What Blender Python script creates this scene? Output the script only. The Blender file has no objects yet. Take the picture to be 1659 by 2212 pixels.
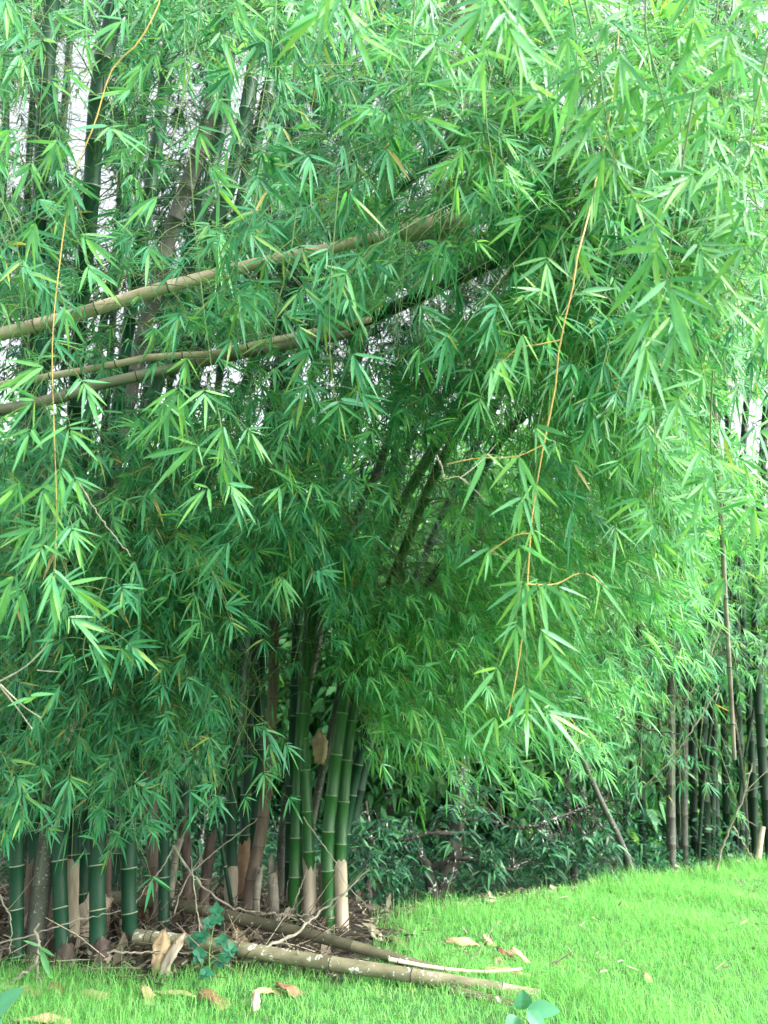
import bpy, math, random
import numpy as np

# ------------------------------------------------------------------ camera, sky, sun, exposure
SC = bpy.context.scene
COL = SC.collection
random.seed(7)
RNG = np.random.default_rng(11)

PITCH = math.radians(17.0)
CAM_H = 1.5
cam_data = bpy.data.cameras.new('camera')
cam = bpy.data.objects.new('camera', cam_data)
COL.objects.link(cam)
cam.location = (0, 0, CAM_H)
cam.rotation_euler = (math.radians(90) + PITCH, 0, 0)
cam_data.sensor_fit = 'VERTICAL'
cam_data.sensor_height = 36.0
cam_data.sensor_width = 27.0
cam_data.lens = 26.0
cam_data.clip_start = 0.05
cam_data.clip_end = 500
cam_data.dof.use_dof = True
cam_data.dof.focus_distance = 4.2
cam_data.dof.aperture_fstop = 2.4
SC.camera = cam

SUN_EL, SUN_AZ = math.radians(39), math.radians(116)     # azimuth measured clockwise from +Y (view direction)
w = bpy.data.worlds.new('World')
SC.world = w
w.use_nodes = True
nt = w.node_tree
nt.nodes.clear()
wo = nt.nodes.new('ShaderNodeOutputWorld')
bg = nt.nodes.new('ShaderNodeBackground')
sky = nt.nodes.new('ShaderNodeTexSky')
sky.sky_type = 'NISHITA'
sky.sun_disc = False
sky.sun_elevation = SUN_EL
sky.sun_rotation = SUN_AZ
sky.dust_density = 4.0
sky.air_density = 1.0
hs = nt.nodes.new('ShaderNodeHueSaturation')
hs.inputs['Saturation'].default_value = 0.22
nt.links.new(sky.outputs[0], hs.inputs['Color'])
nt.links.new(hs.outputs[0], bg.inputs['Color'])
bg.inputs['Strength'].default_value = 0.15
nt.links.new(bg.outputs[0], wo.inputs['Surface'])

sl = bpy.data.lights.new('sun', 'SUN')
sl.energy = 1.55
sl.angle = math.radians(10)
sl.color = (1.0, 0.96, 0.88)
so = bpy.data.objects.new('sun', sl)
COL.objects.link(so)
so.location = (0, 0, 30)
so.rotation_euler = (math.radians(90) - SUN_EL, 0, math.radians(180) - SUN_AZ)

SC.view_settings.view_transform = 'Standard'
SC.view_settings.look = 'None'
SC.view_settings.exposure = 2.3
SC.view_settings.gamma = 1.0
SC.render.engine = 'CYCLES'
SC.cycles.max_bounces = 8
SC.cycles.diffuse_bounces = 6
SC.cycles.glossy_bounces = 2
SC.cycles.transmission_bounces = 6
SC.cycles.use_denoising = True

# ------------------------------------------------------------------ picture <-> world
F = 2212 * 26.0 / 36.0
CP, SP = math.cos(PITCH), math.sin(PITCH)
CAM = np.array([0, 0, CAM_H])


def ray(px, py):
    a = (px - 829.5) / F
    b = -(py - 1106) / F
    return np.array([a, CP - b * SP, SP + b * CP])


def at_d(px, py, d):
    return CAM + ray(px, py) * d


def at_y(px, py, Y):
    r = ray(px, py)
    return CAM + r * (Y / r[1])


def at_z(px, py, z):
    r = ray(px, py)
    return CAM + r * ((z - CAM_H) / r[2])


def nrm(v):
    v = np.asarray(v, float)
    return v / np.maximum(np.linalg.norm(v, axis=-1, keepdims=True), 1e-9)


# ------------------------------------------------------------------ ground shape
CREST = np.array([[-40.0, 9.5], [-3.0, 7.6], [-0.4, 6.95], [1.67, 8.05], [4.5, 9.65], [9.0, 12.2], [60.0, 14.0]])


def crest_y(x):
    return np.interp(x, CREST[:, 0], CREST[:, 1])


def ground_h(x, y):
    x = np.asarray(x, float)
    y = np.asarray(y, float)
    h = 0.025 * np.sin(x * 1.7 + 0.6) * np.sin(y * 1.3 + 1.1) + 0.012 * np.sin(x * 4.1 + y * 3.3)
    s = np.clip((y - crest_y(x)) / 3.0, 0, 1)
    drop = (s * s * (3 - 2 * s)) * np.where(x < -0.2, 0.25, 0.75)
    return h - drop


# ------------------------------------------------------------------ materials
def mat_new(name):
    m = bpy.data.materials.new(name)
    m.use_nodes = True
    n = m.node_tree.nodes
    l = m.node_tree.links
    n.clear()
    out = n.new('ShaderNodeOutputMaterial')
    return m, n, l, out


def ramp(n, stops, interp='LINEAR'):
    r = n.new('ShaderNodeValToRGB')
    e = r.color_ramp.elements
    e[0].position, e[0].color = stops[0][0], (*stops[0][1], 1)
    e[1].position, e[1].color = stops[-1][0], (*stops[-1][1], 1)
    for p, c in stops[1:-1]:
        x = e.new(p)
        x.color = (*c, 1)
    r.color_ramp.interpolation = interp
    return r


def leaf_mat(name, stops, transl=0.42, rough=0.48, spec=0.32, tmul=(1.5, 1.35, 0.65)):
    m, n, l, out = mat_new(name)
    geo = n.new('ShaderNodeNewGeometry')
    r = ramp(n, stops)
    l.new(geo.outputs['Random Per Island'], r.inputs['Fac'])
    # faint lengthwise streaks and blotches that belong to the blade itself
    tc = n.new('ShaderNodeTexCoord')
    no = n.new('ShaderNodeTexNoise')
    no.inputs['Scale'].default_value = 14
    no.inputs['Detail'].default_value = 3
    l.new(tc.outputs['Object'], no.inputs['Vector'])
    mx = n.new('ShaderNodeMixRGB')
    mx.blend_type = 'MULTIPLY'
    mx.inputs['Fac'].default_value = 0.5
    rr = ramp(n, [(0.3, (0.6, 0.66, 0.6)), (0.7, (1.25, 1.2, 1.15))])
    l.new(no.outputs['Fac'], rr.inputs['Fac'])
    l.new(r.outputs['Color'], mx.inputs['Color1'])
    l.new(rr.outputs['Color'], mx.inputs['Color2'])
    p = n.new('ShaderNodeBsdfPrincipled')
    p.inputs['Roughness'].default_value = rough
    p.inputs['Specular IOR Level'].default_value = spec
    l.new(mx.outputs['Color'], p.inputs['Base Color'])
    t = n.new('ShaderNodeBsdfTranslucent')
    mt = n.new('ShaderNodeMixRGB')
    mt.blend_type = 'MULTIPLY'
    mt.inputs['Fac'].default_value = 1.0
    mt.inputs['Color2'].default_value = (*tmul, 1)
    l.new(mx.outputs['Color'], mt.inputs['Color1'])
    l.new(mt.outputs['Color'], t.inputs['Color'])
    ms = n.new('ShaderNodeMixShader')
    ms.inputs['Fac'].default_value = transl
    l.new(p.outputs[0], ms.inputs[1])
    l.new(t.outputs[0], ms.inputs[2])
    l.new(ms.outputs[0], out.inputs['Surface'])
    return m


def solid_mat(name, c1, c2, scale=8.0, rough=0.6, stretch=(1, 1, 0.15), spots=None, spot_scale=30, spot_th=0.25, bump=0.2, spec=0.4):
    m, n, l, out = mat_new(name)
    tc = n.new('ShaderNodeTexCoord')
    mp = n.new('ShaderNodeMapping')
    mp.inputs['Scale'].default_value = stretch
    l.new(tc.outputs['Object'], mp.inputs['Vector'])
    no = n.new('ShaderNodeTexNoise')
    no.inputs['Scale'].default_value = scale
    no.inputs['Detail'].default_value = 6
    no.inputs['Roughness'].default_value = 0.65
    l.new(mp.outputs[0], no.inputs['Vector'])
    r = ramp(n, [(0.32, c1), (0.68, c2)])
    l.new(no.outputs['Fac'], r.inputs['Fac'])
    colr = r.outputs['Color']
    if spots:
        vo = n.new('ShaderNodeTexVoronoi')
        vo.inputs['Scale'].default_value = spot_scale
        nd = n.new('ShaderNodeTexNoise')
        nd.inputs['Scale'].default_value = spot_scale * 1.6
        nd.inputs['Detail'].default_value = 4
        l.new(tc.outputs['Object'], nd.inputs['Vector'])
        vm = n.new('ShaderNodeVectorMath')
        vm.operation = 'MULTIPLY_ADD'
        vm.inputs[1].default_value = (2.2 / spot_scale,) * 3
        l.new(nd.outputs['Color'], vm.inputs[0])
        l.new(tc.outputs['Object'], vm.inputs[2])
        l.new(vm.outputs[0], vo.inputs['Vector'])
        n2 = n.new('ShaderNodeTexNoise')
        n2.inputs['Scale'].default_value = 6
        l.new(tc.outputs['Object'], n2.inputs['Vector'])
        ml = n.new('ShaderNodeMath')
        ml.operation = 'MULTIPLY'
        l.new(n2.outputs['Fac'], ml.inputs[0])
        ml.inputs[1].default_value = spot_th * 2
        su = n.new('ShaderNodeMath')
        su.operation = 'SUBTRACT'
        l.new(ml.outputs[0], su.inputs[0])
        l.new(vo.outputs['Distance'], su.inputs[1])
        lt = n.new('ShaderNodeMath')
        lt.operation = 'MULTIPLY'
        lt.use_clamp = True
        l.new(su.outputs[0], lt.inputs[0])
        lt.inputs[1].default_value = 9.0
        mx = n.new('ShaderNodeMixRGB')
        mx.inputs['Color2'].default_value = (*spots, 1)
        l.new(lt.outputs[0], mx.inputs['Fac'])
        l.new(colr, mx.inputs['Color1'])
        colr = mx.outputs['Color']
    p = n.new('ShaderNodeBsdfPrincipled')
    p.inputs['Roughness'].default_value = rough
    p.inputs['Specular IOR Level'].default_value = spec
    l.new(colr, p.inputs['Base Color'])
    if bump:
        b = n.new('ShaderNodeBump')
        b.inputs['Strength'].default_value = bump
        b.inputs['Distance'].default_value = 0.01
        l.new(no.outputs['Fac'], b.inputs['Height'])
        l.new(b.outputs[0], p.inputs['Normal'])
    l.new(p.outputs[0], out.inputs['Surface'])
    return m


M = {}
M['leaf'] = leaf_mat('bamboo_leaf', [(0.0, (0.028, 0.165, 0.084)), (0.45, (0.050, 0.245, 0.120)), (0.8, (0.085, 0.325, 0.140)),
                                     (0.94, (0.11, 0.31, 0.09)), (0.975, (0.26, 0.33, 0.08)), (1.0, (0.36, 0.28, 0.13))])
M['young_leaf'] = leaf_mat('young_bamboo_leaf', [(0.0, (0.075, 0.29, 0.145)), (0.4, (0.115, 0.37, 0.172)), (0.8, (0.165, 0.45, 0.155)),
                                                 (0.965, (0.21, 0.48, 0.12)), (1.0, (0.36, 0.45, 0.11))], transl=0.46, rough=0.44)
M['sunny_leaf'] = leaf_mat('sunlit_bamboo_leaf', [(0.0, (0.062, 0.29, 0.13)), (0.4, (0.105, 0.39, 0.155)), (0.8, (0.165, 0.48, 0.15)), (0.97, (0.25, 0.52, 0.12)), (1.0, (0.38, 0.40, 0.12))], transl=0.48, rough=0.44)  # yellow-green backlight on the right-hand plume, put into the leaf colour
M['shaded_leaf'] = leaf_mat('shaded_bamboo_leaf', [(0.0, (0.008, 0.062, 0.032)), (0.5, (0.019, 0.118, 0.058)), (0.95, (0.036, 0.175, 0.078)), (1.0, (0.16, 0.17, 0.06))], transl=0.32, rough=0.5)  # darker leaf for the back branches: their shade is put into the colour
M['far_leaf'] = leaf_mat('woodland_leaf', [(0.0, (0.03, 0.15, 0.06)), (0.6, (0.07, 0.26, 0.10)), (1.0, (0.17, 0.40, 0.16))], transl=0.45)
M['dark_leaf'] = leaf_mat('broad_dark_leaf', [(0.0, (0.007, 0.045, 0.027)), (0.45, (0.020, 0.105, 0.054)), (0.8, (0.046, 0.18, 0.08)), (1.0, (0.10, 0.28, 0.12))], transl=0.28, rough=0.45, spec=0.35)
M['blue_leaf'] = leaf_mat('seedling_leaf', [(0.0, (0.015, 0.10, 0.06)), (0.6, (0.024, 0.14, 0.08)), (1.0, (0.04, 0.19, 0.095))], transl=0.25)
M['pale_leaf'] = leaf_mat('pale_broad_leaf', [(0.0, (0.055, 0.24, 0.14)), (1.0, (0.09, 0.30, 0.155))], transl=0.3, rough=0.5)
M['grass'] = leaf_mat('grass_blade', [(0.0, (0.125, 0.42, 0.105)), (0.5, (0.19, 0.55, 0.15)), (0.88, (0.26, 0.62, 0.165)), (0.97, (0.32, 0.44, 0.16)), (1.0, (0.45, 0.40, 0.22))], transl=0.4, rough=0.6, spec=0.2, tmul=(1.25, 1.2, 0.9))
def patchy(m):
    n, l = m.node_tree.nodes, m.node_tree.links
    p = next(x for x in n if x.type == 'BSDF_PRINCIPLED')
    src = p.inputs['Base Color'].links[0].from_socket
    tc = n.new('ShaderNodeTexCoord')
    no = n.new('ShaderNodeTexNoise')
    no.inputs['Scale'].default_value = 1.5
    no.inputs['Detail'].default_value = 5
    no.inputs['Roughness'].default_value = 0.7
    l.new(tc.outputs['Object'], no.inputs['Vector'])
    r = ramp(n, [(0.30, (0.62, 0.70, 0.58)), (0.45, (0.95, 0.95, 0.95)), (0.58, (1.05, 1.0, 1.05)), (0.72, (1.35, 1.02, 1.0))])
    l.new(no.outputs['Fac'], r.inputs['Fac'])
    mx = n.new('ShaderNodeMixRGB')
    mx.blend_type = 'MULTIPLY'
    mx.inputs['Fac'].default_value = 1.0
    l.new(src, mx.inputs['Color1'])
    l.new(r.outputs['Color'], mx.inputs['Color2'])
    for k in list(src.links):
        if k.to_node != mx:
            l.new(mx.outputs['Color'], k.to_socket)


patchy(M['grass'])
M['culm'] = solid_mat('green_culm', (0.005, 0.034, 0.017), (0.010, 0.060, 0.027), scale=3, rough=0.5, bump=0.03, spec=0.25)
M['culm_bright'] = solid_mat('bright_green_culm', (0.010, 0.075, 0.017), (0.028, 0.125, 0.024), scale=3, rough=0.4, bump=0.03, spec=0.45)
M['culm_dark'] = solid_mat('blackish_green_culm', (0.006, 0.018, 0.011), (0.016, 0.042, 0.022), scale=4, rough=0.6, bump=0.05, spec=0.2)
M['culm_old'] = solid_mat('mottled_grey_culm', (0.035, 0.045, 0.035), (0.10, 0.105, 0.08), scale=9, rough=0.75, spots=(0.30, 0.34, 0.30), spot_scale=32, spot_th=0.22)
M['culm_brown'] = solid_mat('dead_brown_culm', (0.055, 0.040, 0.030), (0.16, 0.12, 0.09), scale=10, rough=0.75)
M['ring'] = solid_mat('pale_node_ring', (0.10, 0.17, 0.09), (0.28, 0.30, 0.20), scale=25, rough=0.6, stretch=(1, 1, 1), bump=0)
M['ring_dark'] = solid_mat('dark_node_ring', (0.03, 0.03, 0.022), (0.07, 0.06, 0.045), scale=25, rough=0.7, stretch=(1, 1, 1), bump=0)
M['tan_pole'] = solid_mat('tan_dead_culm', (0.30, 0.22, 0.15), (0.66, 0.54, 0.42), scale=6, rough=0.6, stretch=(0.25, 1, 1))
M['grey_pole'] = solid_mat('weathered_dead_culm', (0.09, 0.085, 0.065), (0.26, 0.24, 0.185), scale=9, rough=0.7, stretch=(0.25, 1, 1))
M['lichen_pole'] = solid_mat('lichen_pole', (0.10, 0.095, 0.055), (0.24, 0.225, 0.14), scale=11, rough=0.8, stretch=(0.5, 1, 1), spots=(0.52, 0.55, 0.50), spot_scale=19, spot_th=0.27)
M['lichen_dark'] = solid_mat('mossy_pole', (0.055, 0.055, 0.032), (0.13, 0.12, 0.07), scale=10, rough=0.8, stretch=(0.5, 1, 1), spots=(0.50, 0.54, 0.52), spot_scale=15, spot_th=0.19)
M['sheath'] = solid_mat('pale_culm_sheath', (0.22, 0.18, 0.12), (0.50, 0.44, 0.34), scale=7, rough=0.65)
M['sheath_tan'] = solid_mat('tan_dry_sheath', (0.27, 0.19, 0.10), (0.52, 0.40, 0.24), scale=7, rough=0.6, stretch=(1, 0.3, 1))
M['sheath_brown'] = solid_mat('brown_dry_sheath', (0.11, 0.065, 0.035), (0.27, 0.17, 0.09), scale=8, rough=0.6, stretch=(1, 0.3, 1))
M['husk'] = solid_mat('dark_root_husk', (0.016, 0.012, 0.010), (0.11, 0.085, 0.07), scale=22, rough=0.9, bump=0.7)
M['twig'] = solid_mat('green_twig', (0.05, 0.13, 0.035), (0.14, 0.20, 0.06), scale=20, rough=0.6, bump=0)
M['yellow_twig'] = solid_mat('yellow_twig', (0.42, 0.27, 0.075), (0.58, 0.42, 0.14), scale=15, rough=0.5, bump=0)
M['dry_twig'] = solid_mat('dry_twig', (0.16, 0.15, 0.11), (0.36, 0.34, 0.26), scale=20, rough=0.8, bump=0.1)
M['bark'] = solid_mat('dark_bark', (0.018, 0.020, 0.016), (0.06, 0.06, 0.048), scale=16, rough=0.9, stretch=(1, 1, 0.4), spots=(0.42, 0.46, 0.42), spot_scale=11, spot_th=0.3, bump=0.6)
M['litter'] = leaf_mat('dry_leaf_litter', [(0.0, (0.045, 0.038, 0.030)), (0.5, (0.14, 0.12, 0.09)), (0.85, (0.30, 0.265, 0.20)), (1.0, (0.5, 0.46, 0.37))], transl=0.1, rough=0.8, spec=0.2)


def ground_mat():
    m, n, l, out = mat_new('lawn_and_soil')
    at = n.new('ShaderNodeAttribute')
    at.attribute_name = 'soil'
    tc = n.new('ShaderNodeTexCoord')
    no = n.new('ShaderNodeTexNoise')
    no.inputs['Scale'].default_value = 6
    no.inputs['Detail'].default_value = 8
    l.new(tc.outputs['Object'], no.inputs['Vector'])
    g = ramp(n, [(0.3, (0.016, 0.075, 0.016)), (0.7, (0.045, 0.16, 0.035))])
    s = ramp(n, [(0.3, (0.010, 0.010, 0.007)), (0.7, (0.04, 0.034, 0.024))])
    l.new(no.outputs['Fac'], g.inputs['Fac'])
    l.new(no.outputs['Fac'], s.inputs['Fac'])
    mx = n.new('ShaderNodeMixRGB')
    l.new(at.outputs['Fac'], mx.inputs['Fac'])
    l.new(g.outputs['Color'], mx.inputs['Color1'])
    l.new(s.outputs['Color'], mx.inputs['Color2'])
    p = n.new('ShaderNodeBsdfPrincipled')
    p.inputs['Roughness'].default_value = 0.9
    l.new(mx.outputs['Color'], p.inputs['Base Color'])
    b = n.new('ShaderNodeBump')
    b.inputs['Strength'].default_value = 0.6
    b.inputs['Distance'].default_value = 0.04
    l.new(no.outputs['Fac'], b.inputs['Height'])
    l.new(b.outputs[0], p.inputs['Normal'])
    l.new(p.outputs[0], out.inputs['Surface'])
    return m


M['ground'] = ground_mat()


# ------------------------------------------------------------------ mesh building
class MB:
    def __init__(self):
        self.v, self.f, self.n, self.sm = [], [], 0, []

    def add(self, verts, faces, mi=0, smooth=True):
        """faces: list of index arrays (m,k)"""
        verts = np.asarray(verts, float).reshape(-1, 3)
        for fa in faces:
            fa = np.asarray(fa, int)
            if fa.size:
                self.f.append((fa + self.n, mi, smooth))
        self.v.append(verts)
        self.n += len(verts)

    def build(self, name, mats, parent=None, origin=None):
        V = np.concatenate(self.v) if self.v else np.zeros((0, 3))
        if origin is not None:
            V = V - np.asarray(origin)
        me = bpy.data.meshes.new(name)
        me.vertices.add(len(V))
        me.vertices.foreach_set('co', V.ravel())
        loops = np.concatenate([f.ravel() for f, _, _ in self.f])
        sizes = np.concatenate([np.full(len(f), f.shape[1]) for f, _, _ in self.f])
        mi = np.concatenate([np.full(len(f), a) for f, a, _ in self.f])
        sm = np.concatenate([np.full(len(f), s) for f, _, s in self.f])
        starts = np.concatenate([[0], np.cumsum(sizes)[:-1]])
        me.loops.add(len(loops))
        me.loops.foreach_set('vertex_index', loops.astype(np.int32))
        me.polygons.add(len(sizes))
        me.polygons.foreach_set('loop_start', starts.astype(np.int32))
        me.polygons.foreach_set('material_index', mi.astype(np.int32))
        me.polygons.foreach_set('use_smooth', sm.astype(bool))
        if not isinstance(mats, (list, tuple)):
            mats = [mats]
        for m in mats:
            me.materials.append(m)
        me.update(calc_edges=True)
        me.validate()
        o = bpy.data.objects.new(name, me)
        COL.objects.link(o)
        if parent is not None:
            o.parent = parent
        return o


def tubes(mb, paths, radii, sides=5, mi=0, caps=False, mids=None):
    """paths (n,m,3), radii (n,m); mids: material index per segment (m-1)"""
    paths = np.asarray(paths, float)
    radii = np.asarray(radii, float)
    n, m, _ = paths.shape
    t = np.empty_like(paths)
    t[:, 1:-1] = paths[:, 2:] - paths[:, :-2]
    t[:, 0] = paths[:, 1] - paths[:, 0]
    t[:, -1] = paths[:, -1] - paths[:, -2]
    t = nrm(t)
    ref = np.array([0.23, 0.95, 0.21])
    a = nrm(np.cross(t, ref))
    b = np.cross(t, a)
    an = np.linspace(0, 2 * math.pi, sides, endpoint=False)
    ring = (a[:, :, None] * np.cos(an)[None, None, :, None] + b[:, :, None] * np.sin(an)[None, None, :, None])
    V = paths[:, :, None] + ring * radii[:, :, None, None]
    idx = np.arange(n * m * sides).reshape(n, m, sides)
    i0, i1 = idx[:, :-1], idx[:, 1:]
    q = np.stack([i0, np.roll(i0, -1, 2), np.roll(i1, -1, 2), i1], -1)
    V = V.reshape(-1, 3)
    if mids is None:
        mb.add(V, [q.reshape(-1, 4)], mi)
    else:
        mids = np.asarray(mids)
        base = mb.n
        mb.add(V, [], mi)
        for k in np.unique(mids):
            mb.f.append((q[:, mids == k].reshape(-1, 4) + base, int(k), True))
    if caps:
        for j in (0, m - 1):
            ctr = paths[:, j]
            base = mb.n
            r = V.reshape(n, m, sides, 3)[:, j]
            vv = np.concatenate([r, ctr[:, None]], 1)
            ii = np.arange(n * (sides + 1)).reshape(n, sides + 1)
            tri = np.stack([ii[:, :sides], np.roll(ii[:, :sides], -1, 1), np.repeat(ii[:, sides:], sides, 1)], -1)
            mb.add(vv.reshape(-1, 3), [tri.reshape(-1, 3)], mi, False)


LT = np.array([0.14, 0.36, 0.62, 0.84])
LW = np.array([0.80, 1.0, 0.74, 0.36])


def leaves(mb, P, D, N, L, W, droop, hi=True, mi=0, fold=0.22):
    """lanceolate blades: bases P, directions D, normals N, lengths L, full widths W"""
    n = len(P)
    if n == 0:
        return
    D = nrm(D)
    S = nrm(np.cross(D, N))
    Nn = np.cross(S, D)
    L = np.asarray(L)[:, None]
    W = np.asarray(W)[:, None] * 0.5
    dr = np.asarray(droop)[:, None]
    G = np.array([0, 0, -1.0])

    def c(t):
        return P + D * L * t + G * (dr * L * t * t)
    if hi:
        cols = [c(0.0)]
        for t, ww in zip(LT, LW):
            p = c(t)
            cols += [p - S * W * ww + Nn * W * ww * fold, p, p + S * W * ww + Nn * W * ww * fold]
        cols.append(c(1.0))
        V = np.stack(cols, 1)
        k = V.shape[1]
        b = (np.arange(n) * k)[:, None]
        tri = np.array([[0, 2, 1], [0, 3, 2], [10, 11, 13], [11, 12, 13]])
        quad = []
        for s in range(3):
            o = 1 + 3 * s
            quad += [[o, o + 1, o + 4, o + 3], [o + 1, o + 2, o + 5, o + 4]]
        quad = np.array(quad)
        mb.add(V.reshape(-1, 3), [(b[:, :, None] + tri[None]).reshape(-1, 3), (b[:, :, None] + quad[None]).reshape(-1, 4)], mi)
    else:
        p1, p2 = c(0.25), c(0.62)
        V = np.stack([c(0.0), p1 - S * W, p1 + S * W, p2 - S * W * 0.75, p2 + S * W * 0.75, c(1.0)], 1)
        b = (np.arange(n) * 6)[:, None]
        tri = np.array([[0, 2, 1], [3, 4, 5]])
        quad = np.array([[1, 2, 4, 3]])
        mb.add(V.reshape(-1, 3), [(b[:, :, None] + tri[None]).reshape(-1, 3), (b[:, :, None] + quad[None]).reshape(-1, 4)], mi, True)


def fans(mb, E, dv, nv, L0, kmin=5, kmax=9, hi=True, grav=0.12, wr=0.083, droop=0.14, spread=80, mi=0):
    """leaf fans at twig ends E pointing along dv, spread in the plane with normal nv"""
    nf = len(E)
    if nf == 0:
        return
    dv = nrm(dv)
    sv = nrm(np.cross(dv, nv))
    nv = np.cross(sv, dv)
    K = RNG.integers(kmin, kmax + 1, nf)
    fi = np.repeat(np.arange(nf), K)
    i = np.concatenate([np.arange(k) for k in K])
    side = np.where(i % 2 == 0, 1, -1) * np.where(RNG.random(nf)[fi] < 0.5, 1, -1)
    rank = (i + 1) // 2
    mr = np.maximum(K // 2, 1)[fi]
    sp = spread * RNG.uniform(0.5, 1.15, nf)[fi]
    ang = side * np.radians(np.where(i == 0, 0, (rank - 0.35) / mr * sp) + RNG.normal(0, 10, len(i)))
    step = 0.011 * L0 / 0.18
    P = E[fi] - dv[fi] * (rank * step)[:, None]
    D = dv[fi] * np.cos(ang)[:, None] + sv[fi] * np.sin(ang)[:, None] + nv[fi] * RNG.normal(0.0, 0.22, len(i))[:, None]
    D[:, 2] -= grav * RNG.uniform(0.3, 1.4, len(i))
    N = nv[fi] + RNG.normal(0, 0.33, (len(i), 3))
    L = L0 * RNG.uniform(0.62, 1.12, len(i)) * (1 - 0.07 * np.minimum(rank, 3)) * np.where(RNG.random(len(i)) < 0.12, 0.55, 1)
    L = L * RNG.uniform(0.85, 1.15, nf)[fi]
    W = L * wr * RNG.uniform(0.7, 1.3, len(i)) + 0.002
    leaves(mb, P, D, N, L, W, np.where(RNG.random(len(i)) < 0.12, 2.8, RNG.uniform(0.0, 1.8, len(i))) * droop, hi, mi)


def bez(a, c, b, n):
    t = np.linspace(0, 1, n)[:, None]
    return (1 - t) ** 2 * a + 2 * t * (1 - t) * c + t * t * b


def spline(pts, n):
    """Catmull-Rom through pts, resampled evenly to n points"""
    P = np.asarray(pts, float)
    P = np.vstack([2 * P[0] - P[1], P, 2 * P[-1] - P[-2]])
    out = []
    for i in range(1, len(P) - 2):
        t = np.linspace(0, 1, 16, endpoint=False)[:, None]
        p0, p1, p2, p3 = P[i - 1], P[i], P[i + 1], P[i + 2]
        out.append(0.5 * (2 * p1 + (p2 - p0) * t + (2 * p0 - 5 * p1 + 4 * p2 - p3) * t ** 2 + (3 * p1 - p0 - 3 * p2 + p3) * t ** 3))
    out = np.vstack(out + [P[-2][None]])
    s = np.concatenate([[0], np.cumsum(np.linalg.norm(np.diff(out, axis=0), axis=1))])
    u = np.linspace(0, s[-1], n)
    return np.stack([np.interp(u, s, out[:, k]) for k in range(3)], 1)


def thing(name, label, cat, loc, group=None, kind=None):
    o = bpy.data.objects.new(name, None)
    o.empty_display_size = 0.1
    COL.objects.link(o)
    o.location = [float(v) for v in loc]
    o['label'] = label
    o['category'] = cat
    if group:
        o['group'] = group
    if kind:
        o['kind'] = kind
    return o


def tag(o, label, cat, group=None, kind=None):
    o['label'] = label
    o['category'] = cat
    if group:
        o['group'] = group
    if kind:
        o['kind'] = kind
    return o


def settle(o):
    """move a single-mesh thing's origin to the bottom of its mesh"""
    me = o.data
    co = np.empty(len(me.vertices) * 3)
    me.vertices.foreach_get('co', co)
    co = co.reshape(-1, 3)
    b = np.array([co[:, 0].mean(), co[:, 1].mean(), co[:, 2].min()])
    me.vertices.foreach_set('co', (co - b).ravel())
    o.location = [float(v) for v in b]
    return o


# ------------------------------------------------------------------ ground
def build_ground():
    def axis(lo, hi, fine_lo, fine_hi, step):
        a = np.arange(fine_lo, fine_hi + 1e-6, step)
        l = fine_lo - np.cumsum(np.geomspace(step, (fine_lo - lo) * 0.3, 14))
        r = fine_hi + np.cumsum(np.geomspace(step, (hi - fine_hi) * 0.3, 14))
        return np.concatenate([l[::-1], a, r])
    xs = axis(-150, 150, -6, 9, 0.12)
    ys = axis(-120, 250, 3, 16, 0.12)
    X, Y = np.meshgrid(xs, ys)
    Z = ground_h(X, Y) + RNG.normal(0, 0.004, X.shape)
    V = np.stack([X, Y, Z], -1).reshape(-1, 3)
    ny, nx = X.shape
    i = np.arange(nx * ny).reshape(ny, nx)
    q = np.stack([i[:-1, :-1], i[:-1, 1:], i[1:, 1:], i[1:, :-1]], -1).reshape(-1, 4)
    mb = MB()
    mb.add(V, [q])
    o = mb.build('ground', M['ground'])
    o['kind'] = 'structure'
    a = o.data.attributes.new('soil', 'FLOAT', 'POINT')
    a.data.foreach_set('value', soil_mask(V[:, 0], V[:, 1]).astype(np.float32))
    return o


def soil_mask(x, y):
    """1 under the bamboo and past the lawn's edge, 0 on the lawn"""
    e = y - (crest_y(x) + 0.15)
    behind = np.clip(e / 0.5 + 0.5, 0, 1)
    wob = 0.12 * np.sin(x * 5.0) + 0.08 * np.sin(x * 11 + 2)
    clump = np.clip((y - (5.62 + wob)) / 0.35 + 0.5, 0, 1) * np.clip((0.15 + 0.1 * np.sin(y * 7) - x) / 0.5 + 0.5, 0, 1)
    far = np.clip((y - 26) / 8, 0, 1)
    return np.maximum(behind, clump) * (1 - far)


build_ground()

# ------------------------------------------------------------------ culms
CULMS = []          # dicts: root, pts, n (branches so far), grp


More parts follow.
